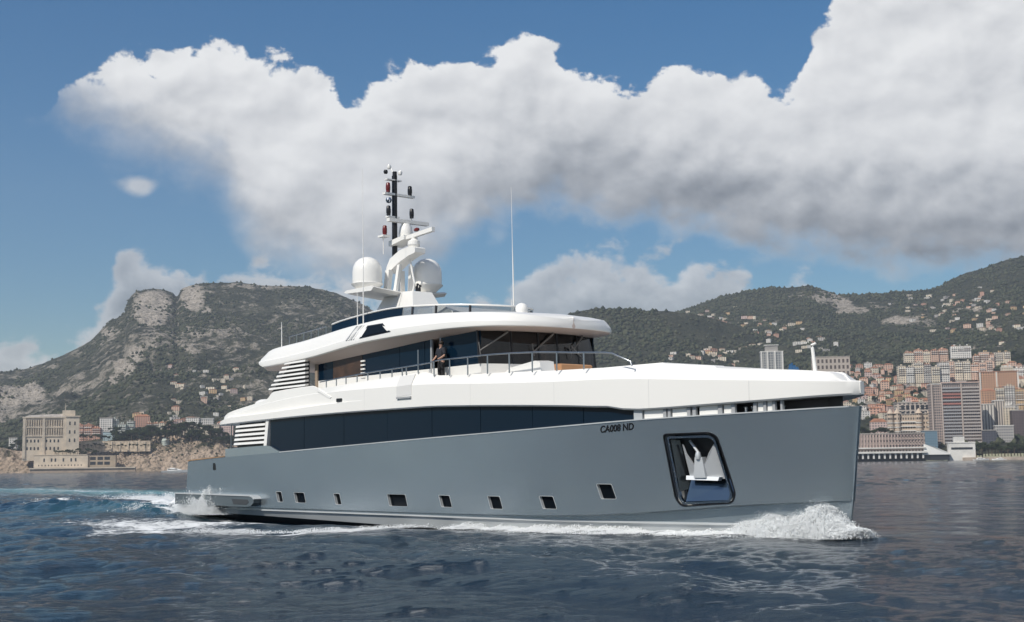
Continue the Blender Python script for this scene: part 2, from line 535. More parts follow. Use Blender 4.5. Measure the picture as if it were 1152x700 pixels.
    stroke([(265, 596), (200, 598), (140, 598), (90, 594)], [1.2, 2.0, 2.2, 1.8], [.75, .88, .85, .5], foam)
    stroke([(254, 583), (236, 582), (205, 580), (160, 579), (120, 581)], [.7, 1.0, 1.3, 1.2, .8], [1.0, 1.2, 1.1, .8, .4], foam)
    stroke([(250, 574), (230, 573), (200, 571), (150, 570), (110, 573)], [1.3, 1.6, 1.8, 1.6, 1.4], [1.1, 1.2, 1.15, .75, .4], foam)
    stroke([(205, 560), (170, 560), (130, 562)], [2.0, 2.4, 1.4], [1.0, 1.15, .5], foam)
    stroke([(80, 567), (60, 566), (48, 570)], [1.2, 1.6, 1.2], [.7, .9, .5], foam)
    stroke([(130, 553), (60, 551), (0, 550), (-60, 549)], [3, 4, 4, 4], [.72, .74, .66, .6], foam)
    stroke([(250, 566), (190, 562), (120, 558), (40, 556), (-60, 555)], [1.5, 3, 4, 4, 4], [.9, .85, .62, .5, .4], foam)
    stroke([(260, 560), (200, 556), (120, 554), (60, 552.5), (0, 551), (-80, 550)], [3, 5, 7, 8, 8, 9], [1.0, 1.2, 1.1, 1.0, .9, .8], aer)
    stroke([(240, 580), (180, 578), (100, 576)], [4, 5, 5], [.25, .3, .15], aer)
    stroke([(960, 600), (850, 600), (600, 596)], [1.6, 1.6, 1.0], [.6, .5, .3], aer)
    m_ = bpy.data.materials.new('sea_water'); m_.use_nodes = True
    gg = G(m_.node_tree); p = m_.node_tree.nodes['Principled BSDF']
    pos = gg.n('ShaderNodeNewGeometry').outputs['Position']
    fa = gg.n('ShaderNodeAttribute', attribute_name='foam').outputs['Fac']
    ae = gg.n('ShaderNodeAttribute', attribute_name='aerated').outputs['Fac']
    n1 = gg.noise(pos, 1.5, 7, .68, .4); n2 = gg.noise(pos, 5.0, 5, .65, .3)
    lace = gg.m('ADD', gg.m('MULTIPLY', gg.m('SUBTRACT', n1, .5), 1.9), gg.m('MULTIPLY', gg.m('SUBTRACT', n2, .5), .9))
    fm = gg.sstep(gg.m('ADD', fa, lace), .50, .92)
    big = gg.noise(pos, .045, 3, .5)
    deep = gg.mix(gg.sstep(big, .35, .65), (.0015, .011, .022, 1), (.0025, .022, .046, 1))
    wcol = gg.mix(gg.m('MULTIPLY', ae, .85, clamp=True), deep, (.16, .42, .48, 1))
    gg.link(gg.mix(fm, wcol, (.86, .88, .89, 1)), p.inputs['Base Color'])
    cd = gg.n('ShaderNodeCameraData').outputs['View Distance'] if False else None
    gg.link(gg.mix(fm, (.05, .05, .05, 1), (.75, .75, .75, 1)), p.inputs['Roughness'])
    p.inputs['IOR'].default_value = 1.333; p.inputs['Specular IOR Level'].default_value = .5
    # ripples too small for the mesh, stretched along the crests
    mp = gg.n('ShaderNodeMapping'); mp.inputs['Rotation'].default_value = (0, 0, R(18)); mp.inputs['Scale'].default_value = (.75, 1.5, 1)
    gg.link(pos, mp.inputs['Vector'])
    r1 = gg.noise(mp.outputs[0], 2.1, 6, .64, .3); r2 = gg.noise(mp.outputs[0], 11.0, 4, .6, .2)
    rid = lambda x: gg.m('SUBTRACT', 1.0, gg.m('MULTIPLY', gg.m('ABSOLUTE', gg.m('SUBTRACT', x, .5)), 2.0))
    r3 = gg.noise(mp.outputs[0], 4.8, 4, .6, .25)
    h = gg.m('ADD', gg.m('ADD', gg.m('MULTIPLY', r1, .11), gg.m('MULTIPLY', rid(r3), .042)), gg.m('MULTIPLY', rid(r2), .018))
    h = gg.m('ADD', h, gg.m('MULTIPLY', fm, gg.m('ADD', .03, gg.m('MULTIPLY', n2, .10))))
    b = gg.n('ShaderNodeBump'); b.inputs['Strength'].default_value = 1.0; b.inputs['Distance'].default_value = 1.0
    gg.link(h, b.inputs['Height']); gg.link(b.outputs[0], p.inputs['Normal'])
    Z = Z - RR**2 / (2 * 6371000.0) * 0
    return grid_mesh('sea', X, Y, Z, m_, {'foam': foam, 'aerated': aer})


sea_o = make_sea()

# ------------------------------------------------------------------ hills
def hill_mat(name, veg_a, veg_b, rock, rock_b):
    m_ = bpy.data.materials.new(name); m_.use_nodes = True
    gg = G(m_.node_tree); p = m_.node_tree.nodes['Principled BSDF']
    pos = gg.n('ShaderNodeNewGeometry').outputs['Position']
    rk = gg.n('ShaderNodeAttribute', attribute_name='rock').outputs['Fac']
    n0 = gg.noise(pos, .006, 6, .6); n1 = gg.noise(pos, .035, 7, .68, .2); n2 = gg.noise(pos, .16, 4, .65)
    veg = gg.mix(gg.sstep(gg.m('ADD', gg.m('MULTIPLY', n0, .6), gg.m('MULTIPLY', n1, .4)), .38, .62), veg_a, veg_b)
    veg = gg.mix(gg.sstep(n2, .42, .62, 0, .55), veg, tuple(x * .45 for x in veg_a[:3]) + (1,))
    rc = gg.mix(gg.sstep(n1, .36, .64), rock, rock_b)
    rc = gg.mix(gg.sstep(n2, .47, .62, 0, .75), rc, (.12, .105, .075, 1))
    f = gg.sstep(gg.m('ADD', rk, gg.m('ADD', gg.m('MULTIPLY', gg.m('SUBTRACT', n1, .5), 1.5), gg.m('MULTIPLY', gg.m('SUBTRACT', n2, .5), .9))), .42, .66)
    gg.link(gg.mix(f, veg, rc), p.inputs['Base Color'])
    p.inputs['Roughness'].default_value = .95; p.inputs['Specular IOR Level'].default_value = .1
    b = gg.n('ShaderNodeBump'); b.inputs['Strength'].default_value = 1.0; b.inputs['Distance'].default_value = 14.0
    gg.link(gg.m('ADD', gg.m('MULTIPLY', n1, 1.2), gg.m('MULTIPLY', n2, .5)), b.inputs['Height']); gg.link(b.outputs[0], p.inputs['Normal'])
    return m_


HM = hill_mat('hillside', (.040, .046, .030, 1), (.090, .090, .060, 1), (.54, .475, .405, 1), (.40, .355, .30, 1))


class Hill:
    """a slope that climbs from the shore (distance y0, height foot) to a crest read off as (u, v, Y)"""
    def __init__(s, u0, u1, nu, y0, yc, nr, crest, foot, shape, seed, amp, rocks=(), rock_base=0.0, name='hills', m_=None, step=14.0, rs=1.0):
        s.step, s.rs, s.rocks, s.rb = step, rs, rocks, rock_base
        s.u0, s.u1, s.y0, s.yc, s.shape, s.amp, s.seed = u0, u1, cur(y0), cur(yc), shape, amp, seed
        s.crest = cur(crest); s.foot = cur(foot)
        U = np.linspace(u0, u1, nu); t = np.concatenate([np.linspace(0, 1, nr), 1 + np.linspace(.03, .35, 14)])
        T, UU = np.meshgrid(t, U, indexing='ij')
        X, Y, Z, rock = s.surf(UU, T, rocks, rock_base)
        s.o = grid_mesh(name, X, Y, Z, m_ or HM, {'rock': rock})
        s.X, s.Y, s.Z, s.U, s.T, s.nr = X, Y, Z, UU, T, nr

    def surf(s, UU, T, rocks=(), rock_base=0.0):
        y0 = s.y0(UU); yc = s.yc(UU)
        Tc = np.minimum(T, 1)
        Y = y0 + (yc - y0) * T
        jit = 1.6 * fbm(UU / 14, UU * 0 + 3.3, 4, s.seed + 9)
        (xc, tc_), (xf, tf) = rays(UU, s.crest(UU) + jit), rays(UU, s.foot(UU))
        f = Tc**s.shape
        tz = tf + (tc_ - tf) * f
        X = Y * (xf + (xc - xf) * f)
        env = np.clip(Tc * (1 - Tc) * 4, 0, 1)**.7
        Z = HC + Y * tz
        rid = fbm(X / 300 / s.rs, Y / 520 / s.rs, 5, s.seed, .55, True)
        fin = fbm(X / 70 / s.rs, Y / 80 / s.rs, 4, s.seed + 3, .55)
        Z = Z + env * s.amp * (rid * .9 + fin * .35) * np.clip((yc - y0) / 1200, .2, 1)
        ter = fbm(X / 160, Z / 45, 4, s.seed + 21, .6)
        V = s.foot(UU) + (s.crest(UU) - s.foot(UU)) * f
        rock = rock_base + .30 * fbm(X / 210, Y / 260, 4, s.seed + 5)
        for (ru, rv, a, b, k) in rocks:
            q = np.hypot((UU - ru) / a, (V - rv) / b)
            rock = np.maximum(rock, k * np.clip(1.5 - q, 0, 1)) if k > 0 else rock + k * np.clip(1.5 - q, 0, 1)
        # bedding steps in bare rock
        Z = Z + env * np.clip(rock, 0, 1) * s.step * np.round(ter * 4) / 4
        over = np.maximum(T - 1, 0)
        Z = np.maximum(Z - over * (yc - y0) * .35, -20)
        return X, Y, Z, rock

    def z_at(s, u, t):
        U = np.array([[u]], float); T = np.array([[t]], float)
        X, Y, Z, _ = s.surf(U, T)
        return Vector((X[0, 0], Y[0, 0], Z[0, 0]))

    def find(s, u, v):
        """the point of the slope seen at column u, height v"""
        T = np.linspace(0, 1, 240)[:, None]; U = np.full_like(T, u)
        X, Y, Z, _ = s.surf(U, T)
        aa, bb = ray(u, v)
        k = int(np.argmax((Z - HC) / Y >= bb))
        return Vector((X[k, 0], Y[k, 0], Z[k, 0]))


left_crest = [(-320, 520), (-200, 470), (-90, 440), (-30, 424), (0, 419), (40, 412), (70, 400), (100, 384), (124, 361), (140, 352), (144, 338), (156, 327), (175, 325), (192, 329), (199, 334), (205, 325), (228, 319),
              (262, 318), (300, 321), (340, 323), (370, 328), (395, 337), (430, 356), (470, 385), (520, 400), (600, 430), (720, 470)]
hill_left = Hill(-320, 720, 900, [(-320, 1965), (0, 1965), (260, 1975), (720, 2150)], [(-320, 2900), (100, 3300), (720, 3500)], 300, left_crest,
                 [(-320, 520), (0, 513), (90, 500), (160, 494), (260, 503), (400, 510), (720, 522)], .92, 41, 55,
                 rocks=[(172, 346, 22, 19, 1.1), (160, 356, 13, 8, .8), (217, 336, 14, 16, .95), (232, 350, 7, 6, .8), (205, 324, 30, 5, .7), (125, 375, 18, 8, .7), (118, 385, 22, 9, .55), (290, 323, 60, 5, .6), (300, 345, 70, 12, .42),
                        (152, 398, 13, 7, .8), (140, 412, 16, 11, .8), (127, 424, 8, 8, .75), (215, 395, 20, 9, .6), (35, 443, 18, 9, .9), (12, 446, 22, 18, .75), (8, 462, 20, 12, .6), (90, 398, 20, 8, .5), (155, 445, 25, 14, .45), (250, 345, 150, 26, .34), (130, 395, 70, 26, .30), (330, 350, 60, 20, .34), (60, 440, 60, 20, .3), (290, 400, 60, 20, .3),
                        (60, 412, 14, 5, .5), (250, 420, 40, 14, .4)], rock_base=.42)
mid_crest = [(540, 440), (580, 400), (620, 365), (642, 353), (668, 348), (700, 347), (722, 349), (745, 350), (765, 352), (800, 358), (850, 375), (920, 400), (1000, 430), (1060, 470)]
hill_mid = Hill(540, 1060, 420, [(540, 2000), (1060, 2000)], [(540, 2750), (1060, 2750)], 180, mid_crest, [(540, 515), (1060, 512)], .95, 77, 40, rock_base=-.05)
back_crest = [(700, 372), (760, 352), (775, 347), (795, 339), (822, 331), (850, 326), (880, 323), (905, 322), (922, 325), (945, 332), (975, 331), (1000, 329), (1030, 327), (1052, 324), (1066, 317), (1085, 308), (1102, 303), (1125, 295), (1152, 287),
              (1200, 270), (1300, 250), (1500, 240)]
hill_right = Hill(700, 1500, 720, [(700, 1560), (940, 1540), (1152, 1500), (1500, 1400)], [(700, 3600), (905, 3500), (1152, 3300), (1500, 3100)], 330, back_crest,
                  [(700, 519), (940, 514), (1152, 510), (1500, 505)], .80, 19, 48,
                  rocks=[(930, 335, 22, 8, .75), (948, 342, 14, 8, .8), (900, 332, 25, 5, .5), (1035, 360, 28, 7, .6), (1100, 370, 40, 8, .5), (990, 348, 22, 8, .5), (985, 467, 26, 8, .85), (1010, 345, 40, 10, .35), (870, 360, 80, 12, .32), (800, 372, 40, 8, .35), (1100, 345, 60, 16, .34), (1060, 380, 60, 10, .3), (1010, 360, 20, 4, .75), (1085, 352, 30, 3, .7), (1120, 372, 30, 4, .7), (960, 350, 25, 5, .7), (1100, 395, 50, 4, .6), (830, 362, 50, 4, .5), (780, 372, 30, 4, .5)], rock_base=.0)


CM = hill_mat('shore_rock', (.060, .062, .034, 1), (.10, .085, .055, 1), (.60, .47, .36, 1), (.43, .33, .245, 1))
cliff = Hill(-320, 620, 1000, [(-320, 1880), (620, 1880)], [(-320, 1935), (30, 1925), (100, 1960), (180, 1965), (620, 1965)], 90,
             [(-320, 512), (-40, 508), (0, 504), (22, 508), (50, 506), (90, 503), (110, 499), (130, 497), (160, 492), (190, 490), (232, 493), (262, 501), (300, 505), (620, 516)],
             [(-320, 540), (0, 534.6), (150, 532.4), (300, 530.2), (620, 526)], .85, 91, 85, rock_base=.80, name='cliffs', m_=CM, step=7.0, rs=.12,
             rocks=[(165, 500, 30, 4, -.35), (10, 512, 12, 6, -.3), (140, 508, 12, 6, -.25), (205, 505, 22, 4, -.22), (240, 500, 12, 5, -.25)])


def woods(H, n, tmin, tmax, umin, umax, seed, sz, keep=lambda u, t: True):
    gen = np.random.default_rng(seed)
    U = gen.uniform(umin, umax, n)[:, None]; T = gen.uniform(tmin, tmax, n)[:, None]
    X, Y, Z, rk = H.surf(U, T, H.rocks, H.rb)
    den = fbm(X / 120, Y / 150, 4, seed + 2)[:, 0] + .25 * gen.normal(size=n) - 1.1 * np.clip(rk[:, 0] - .22, 0, 1)
    k = den > -.12
    C = np.stack([X[:, 0], Y[:, 0], Z[:, 0]], -1)[k]
    s_ = gen.uniform(.55, 1.25, k.sum())[:, None] * np.array([[sz, sz, sz * .85]]) * gen.uniform(.8, 1.2, (k.sum(), 3))
    C[:, 2] += s_[:, 2] * .25
    return C, s_, gen.uniform(0, 6.28, k.sum())


def leaf_mat(name, a, b, scale=.15):
    m_ = bpy.data.materials.new(name); m_.use_nodes = True
    gg = G(m_.node_tree); p = m_.node_tree.nodes['Principled BSDF']
    pos = gg.n('ShaderNodeNewGeometry').outputs['Position']
    rnd = gg.n('ShaderNodeNewGeometry').outputs['Random Per Island']
    f = gg.m('ADD', gg.m('MULTIPLY', gg.noise(pos, scale, 4, .6), .6), gg.m('MULTIPLY', rnd, .45))
    gg.link(gg.mix(gg.sstep(f, .25, .75), a, b), p.inputs['Base Color'])
    p.inputs['Roughness'].default_value = .8; p.inputs['Specular IOR Level'].default_value = .2
    return m_


WM = leaf_mat('far_foliage', (.026, .035, .018, 1), (.074, .078, .044, 1), .02)
cs = [woods(hill_left, 27000, .02, 1.0, -60, 420, 5, 4.2), woods(cliff, 1100, .3, 1.0, -60, 300, 15, 2.0), woods(hill_mid, 9000, .02, 1.0, 600, 960, 6, 5.0), woods(hill_right, 28000, .02, 1.0, 720, 1190, 8, 4.6)]
C_ = np.concatenate([c[0] for c in cs]); S_ = np.concatenate([c[1] for c in cs]); Q_ = np.concatenate([c[2] for c in cs])
tag(tri_soup('hillside_woodland', OCT_V, OCT_F, C_, S_, Q_, WM, .5), 'scrub and woodland covering the mountain slopes', 'woodland')
# ------------------------------------------------------------------ THE YACHT (local frame: x forward from the stern, y to port, z up from the waterline)
def paint(name, color, rough, metal=0.0, coat=.6, var=.06, wavy=0.0, flat=False):
    m_ = mat(name, color, rough, metal, coat)
    gg = G(m_.node_tree); p = m_.node_tree.nodes['Principled BSDF']
    c_ = gg.n('ShaderNodeTexCoord').outputs['Object']
    nz = gg.noise(c_, .30, 3, .5); sm = gg.noise(c_, 2.2, 3, .5)
    gg.link(gg.mix(gg.sstep(nz, .3, .7), (*[x * (1 - var) for x in color], 1), (*[min(1, x * (1 + var)) for x in color], 1)), p.inputs['Base Color'])
    if not flat: gg.link(gg.sstep(sm, .3, .7, rough * .96, rough * 1.04), p.inputs['Roughness'])
    if wavy:
        b = gg.n('ShaderNodeBump'); b.inputs['Strength'].default_value = wavy; b.inputs['Distance'].default_value = .05
        gg.link(gg.noise(c_, .45, 0, .3), b.inputs['Height']); gg.link(b.outputs[0], p.inputs['Normal']); gg.link(b.outputs[0], p.inputs['Coat Normal'])
    return m_


M_HULL = paint('hull_grey_metallic', (.465, .53, .57), .27, .82, .45, .010, wavy=.5, flat=True)
M_BOOT = paint('boot_grey', (.46, .48, .49), .35, 0, .3, .06)
M_UNDER = mat('bottom_paint', (.015, .02, .028), .5)
M_WHITE = paint('white_gelcoat', (.83, .815, .78), .34, 0, .2, .008)
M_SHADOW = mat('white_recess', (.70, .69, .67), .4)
M_NAVY = mat('navy_glass', (.003, .013, .028), .05, spec=.13)
M_BLACK = mat('black_trim', (.008, .008, .010), .35)
M_CHROME = mat('polished_steel', (.50, .53, .57), .14, 1.0)
M_STEEL = mat('rail_steel', (.40, .42, .44), .30, 1.0)
M_WOOD = mat('cabin_wood', (.060, .034, .022), .40, var=.35, vscale=2.0)
M_SOFFIT = paint('warm_bounce_soffit', (.60, .49, .43), .45, 0, .1, .01)  # warm sunlight bounced up under the roof, put into the base colour
M_TEAK = mat('teak', (.32, .19, .10), .6, var=.2)
M_RED = mat('red_lens', (.13, .010, .010), .3)
M_WIPER = mat('wiper_grey', (.17, .165, .16), .5)
M_GREYTRIM = mat('grey_trim', (.36, .37, .38), .4)


def glass_mat(name, tint, t, rough=.03):
    m_ = bpy.data.materials.new(name); m_.use_nodes = True
    n_ = m_.node_tree; n_.nodes.clear(); gg = G(n_)
    tr = gg.n('ShaderNodeBsdfTransparent'); tr.inputs[0].default_value = (*tint, 1)
    gl = gg.n('ShaderNodeBsdfGlossy'); gl.inputs[0].default_value = (.9, .93, .95, 1); gl.inputs['Roughness'].default_value = rough
    fr = gg.n('ShaderNodeFresnel'); fr.inputs[0].default_value = 1.5
    mx = gg.n('ShaderNodeMixShader'); gg.link(gg.m('MULTIPLY', fr.outputs[0], t), mx.inputs[0])
    gg.link(tr.outputs[0], mx.inputs[1]); gg.link(gl.outputs[0], mx.inputs[2])
    gg.link(mx.outputs[0], gg.n('ShaderNodeOutputMaterial').inputs[0])
    return m_


M_TINT = glass_mat('windscreen_glass', (.70, .72, .73), .6)
M_CABIN = glass_mat('wheelhouse_glass', (.27, .235, .215), .9)

yacht = empty('motor_yacht', YO, -TH)
tag(yacht, 'large grey hulled motor yacht with white upper decks under way across the foreground', 'yacht')


def mirror(P): return [(x, -y, z) for x, y, z in P]


# ---- hull
def hull_x(s, xe): return s if s <= 22 else 22 + (s - 22) / 18.9 * (xe - 22)


def hull_ring(s):
    def lv(L): x = hull_x(s, L[0]); return x, max(float(beam_at(x, *L)), .0)
    xs_, bs_ = lv(LV_SHEER); xk, bk = lv(LV_KNUC); xr, br = lv(LV_RAIL); xw, bw = lv(LV_WATER)
    zs, zk = z_sheer(xs_), z_knuc(xk)
    bs_ = max(bs_, .07); bk = max(bk, .05); br = max(br, .04); bw = max(bw, .03)
    P = [(xs_, 0, zs), (xs_, -bs_ + .12, zs), (xs_, -bs_, zs)]
    for f in (.8, .6, .4, .2):
        P.append((xk + (xs_ - xk) * f, -(bk + (bs_ - bk) * f**1.25), zk + (zs - zk) * f))
    P.append((xk, -bk, zk))
    st = np.interp(s, [0, 26, 33, 38, 40.9], [.03, .03, .30, .26, .05])
    bi = min(max(bk - st, .03), max(br, .03)); zi = max(zk - .05, .53)
    P.append((xk - .02, -bi, zi))
    zr = np.interp(s, [0, 22, 41], [.52, .50, .42])
    P.append((xr, -min(br, bi + .0), zr + .012)); P.append((xr, -min(br, bi) - .07, zr)); P.append((xr, -min(br, bi) - .07, zr - .06)); P.append((xr, -min(br, bi), zr - .085))
    zb = np.interp(s, [0, 7, 22, 41], [.26, .22, -.02, -.12])
    P.append((xw, -min(bw, br), zb)); P.append((xw, -min(bw, br) * .93, zb - .10))
    P.append((hull_x(s, 39.2), -min(bw, br) * .45, -1.2))
    x_aft_cut = 0
    return P + [(hull_x(s, 38.9), 0, -1.6)] + list(reversed(mirror(P)))[:-1]


SS = list(np.linspace(.35, 21, 22)) + [22 + 18.9 * t for t in (0, .07, .14, .21, .28, .35, .42, .49, .55, .61, .67, .72, .77, .81, .85, .885, .915, .94, .96, .975, .986, .994, .998, 1.0)]
rings = [hull_ring(s) for s in SS]
# the transom leans: its foot reaches further aft than its rail
rings[0] = [(x + .55 * max(0, (z - .5)) / 2.5, y, z) for x, y, z in rings[0]]
nP = len(rings[0]); half = (nP) // 2
mi = []
for j in range(nP):
    k = j if j <= half else nP - 1 - j
    mi.append(0)
hb = MB()
seg_mat = [0] * 11 + [1, 2, 2, 2, 2]
order = []
for j in range(nP):
    k = j if j < half else nP - 1 - j
    order.append(seg_mat[k] if k < len(seg_mat) else 2)
# segments 7-8 under the knuckle keep the hull colour; rail and boot band are the lighter grey
for j in range(nP):
    k = j if j < half else nP - 1 - j
    order[j] = 0 if k <= 8 else (1 if k <= 12 else 2)
hb.loft(rings, True, True, order)
hull = hb.build('hull', [M_HULL, M_BOOT, M_UNDER], yacht, 28)


def skin_poly(pts, out, inn):
    """prism that follows the starboard topside: outer face `out` metres outside, inner face `inn` inside"""
    a = [(x, -(hull_b(x, z) + out), z) for x, z in pts]
    return a, [(0, out + inn, 0)] * len(pts)


def round_poly(P, r, n=4):
    out = []
    m_ = len(P)
    for i in range(m_):
        p0, p1, p2 = Vector(P[i - 1]), Vector(P[i]), Vector(P[(i + 1) % m_])
        a = (p0 - p1); b = (p2 - p1)
        ra = min(r, a.length * .45, b.length * .45)
        s_, e_ = p1 + a.normalized() * ra, p1 + b.normalized() * ra
        for k in range(n + 1):
            t = k / n
            q = s_ * (1 - t)**2 + p1 * 2 * t * (1 - t) + e_ * t**2
            out.append((q.x, q.y))
    return out


PORTS = [(10.36, 11.06, .88, 1.38), (12.02, 13.12, .87, 1.35), (15.48, 16.15, .83, 1.33), (19.68, 21.20, .83, 1.33), (23.32, 24.20, .84, 1.32),
         (26.31, 27.17, .81, 1.31), (29.06, 29.92, .85, 1.33), (31.78, 32.61, 1.23, 1.77)]
ANCH = [(34.76, 3.47), (36.50, 3.49), (36.74, 3.34), (37.08, 1.40), (36.92, 1.10), (35.12, .98), (34.90, 1.26)]
cut = MB(); pane_polys = []
for x0, x1, z0, z1 in PORTS:
    sl = .16
    P = round_poly([(x0, z1), (x1 - sl, z1), (x1, z0), (x0 + sl, z0)], .07)
    pane_polys.append(P)
    a, off = skin_poly(P, .4, .15); cut.prism(a, off)
AP = round_poly(ANCH, .16)
a, off = skin_poly(AP, .4, .62); cut.prism(a, off)
cutter = cut.build('cutter', M_BOOT, yacht)
bo = hull.modifiers.new('b', 'BOOLEAN'); bo.operation = 'DIFFERENCE'; bo.object = cutter; bo.solver = 'EXACT'
bo.material_mode = 'TRANSFER'
dg = bpy.context.evaluated_depsgraph_get()
me2 = bpy.data.meshes.new_from_object(hull.evaluated_get(dg)); hull.modifiers.clear(); hull.data = me2
me2.name = 'hull'
bpy.data.objects.remove(cutter)
me2.shade_smooth(); me2.set_sharp_from_angle(angle=R(28))


def ring_band(P, w_, f_out, depth):
    """flat frame following polygon P (x,z): outer edge P, inner edge shrunk by w_"""
    cx = sum(p[0] for p in P) / len(P); cz = sum(p[1] for p in P) / len(P)
    Q = []
    for x, z in P:
        d = math.hypot(x - cx, z - cz); Q.append((x + (cx - x) / d * w_, z + (cz - z) / d * w_))
    n = len(P)
    V = [(x, -(hull_b(x, z) + f_out), z) for x, z in P] + [(x, -(hull_b(x, z) + f_out), z) for x, z in Q]
    V += [(x, y + depth, z) for x, y, z in V]
    F = []
    for i in range(n):
        j = (i + 1) % n
        F += [(i, j, n + j, n + i), (2 * n + i, 3 * n + i, 3 * n + j, 2 * n + j), (i, 2 * n + i, 2 * n + j, j), (n + i, n + j, 3 * n + j, 3 * n + i)]
    return V, F


M_PORT = mat('port_glass', (.004, .006, .009), .08, spec=.12)
for P in pane_polys:
    V, F = ring_band(P, .022, .006, .03)
    fr = MB().add(V, F).build('porthole', M_BOOT, yacht)
    a = [(x, -(hull_b(x, z) - .13), z) for x, z in P]
    MB().prism(a, (0, .015, 0)).build('pane', M_PORT, fr)

# anchor pocket: polished frame, plates, anchor
V, F = ring_band(AP, .05, .025, .05)
pocket = MB().add(V, F).build('anchor_pocket', M_BLACK, yacht)
V, F = ring_band(round_poly([(34.88, 3.37), (36.44, 3.38), (36.60, 3.26), (36.92, 1.38), (36.82, 1.14), (35.16, 1.06), (35.02, 1.28)], .10), .085, -.02, .10)
MB().add(V, F).build('pocket_frame', M_CHROME, pocket)


def ap(x, z, dep): return (x, -(hull_b(x, z) - dep), z)


b_ = MB(); back = [(34.80, 3.42), (36.66, 3.42), (37.0, 1.12), (35.02, 1.04)]
b_.prism([ap(x, z, .55) for x, z in back], (0, .03, 0))
b_.build('back_plate', M_BLACK, pocket)
MB().prism([ap(35.26, 1.94, .46), ap(36.80, 1.90, .46), ap(36.84, 1.22, .12), ap(35.20, 1.16, .12)], (0, .04, -.03)).build('striker_plate', mat('blue_reflection_steel', (.10, .15, .21), .16, .9), pocket)  # blue of reflected sea and sky put into the steel colour
MB().prism([ap(34.90, 3.25, .05), ap(35.08, 3.25, .40), ap(35.24, 1.6, .40), ap(35.08, 1.5, .05)], (.0, .03, 0)).build('side_plate', mat('dark_plate', (.10, .11, .12), .22, .9), pocket)
MB().prism([ap(36.56, 3.2, .05), ap(36.44, 3.2, .42), ap(36.64, 2.0, .42), ap(36.80, 1.9, .05)], (.0, .03, 0)).build('side_plate', mat('bronze_plate', (.12, .085, .06), .3, .8), pocket)
M_ANCH = mat('galvanised', (.62, .64, .66), .38, .35)
an = MB()
an.prism([ap(35.30, 3.10, .18), ap(35.44, 2.78, .10), ap(35.70, 2.30, .12), ap(35.66, 1.96, .14), ap(35.36, 2.00, .26)], (.0, .07, 0))
an.prism([ap(36.40, 3.10, .24), ap(36.24, 2.80, .14), ap(36.00, 2.34, .12), ap(36.06, 1.96, .14), ap(36.56, 1.92, .30)], (.0, .07, 0))
an.prism([ap(35.74, 2.66, .10), ap(36.00, 2.66, .10), ap(36.08, 1.96, .02), ap(35.66, 1.96, .02)], (0, .22, 0))
an.prism([ap(35.34, 2.04, .10), ap(36.50, 1.98, .10), ap(36.48, 1.86, .04), ap(35.36, 1.90, .04)], (0, .18, 0))
an.lathe([(.001, -.13), (.08, -.12), (.11, 0), (.08, .12), (.001, .13)], ap(35.86, 2.70, .12), 14)
an.tube([ap(35.86, 2.75, .2), ap(35.42, 3.22, .42)], .045, 8)
an.build('anchor', M_ANCH, pocket, 35)

# aft raised bulwark of the main deck
top = cur([(5.42, 3.47), (9.5, 3.56), (9.85, 3.55), (10.35, 3.40), (10.95, 3.24)])
for sgn in (-1, 1):
    bw_ = MB()
    rr_ = []
    for x in (5.45, 6.5, 8, 9.5, 9.85, 10.1, 10.35, 10.65, 10.93):
        b = hull_b(x, z_sheer(x)); z0 = z_sheer(x) - .02; z1 = max(top(x), z0 + .04)
        rr_.append([(x, sgn * (b + .004), z0), (x, sgn * (b + .004), z1), (x, sgn * (b - .10), z1), (x, sgn * (b - .10), z0)])
    bw_.loft(rr_, True, True)
    bw_.build('aft_bulwark', M_HULL, yacht, 30)
# light capping line along the sheer
for nm, x0, x1 in (('sheer_cap', 10.9, 40.7),):
    for sgn in (-1, 1):
        cp = MB()
        rr_ = []
        for x in np.linspace(x0, x1, 60):
            b = max(hull_b(x, z_sheer(x)), .08); z = z_sheer(x)
            rr_.append([(x, sgn * (b + .022), z - .022), (x, sgn * (b + .022), z + .018), (x, sgn * max(b - .14, 0), z + .022), (x, sgn * max(b - .14, 0), z + .004)])
        cp.loft(rr_, True, True)
        cp.build(nm, M_BOOT, yacht, 40)
# teak capping of the low stern rail, cleats and fairlead
for sgn in (-1, 1):
    cp = MB()
    cp.loft([[(x, sgn * (hull_b(x, 3) + .03), z_sheer(x)), (x, sgn * (hull_b(x, 3) + .03), z_sheer(x) + .05), (x, sgn * (hull_b(x, 3) - .16), z_sheer(x) + .05), (x, sgn * (hull_b(x, 3) - .16), z_sheer(x))] for x in np.linspace(.95, 5.4, 8)])
    cp.build('stern_rail_cap', M_TEAK, yacht)
MB().prism([(x, -(hull_b(4.2, 2.6) + .012), z) for x, z in round_poly([(4.05, 2.78), (4.35, 2.78), (4.35, 2.42), (4.05, 2.42)], .1)], (0, .03, 0)).build('fairlead', M_BLACK, yacht)
MB().tube([(5.7, -3.75, 3.45), (5.75, -3.78, 4.7)], .035, 8).build('stanchion', M_STEEL, yacht)

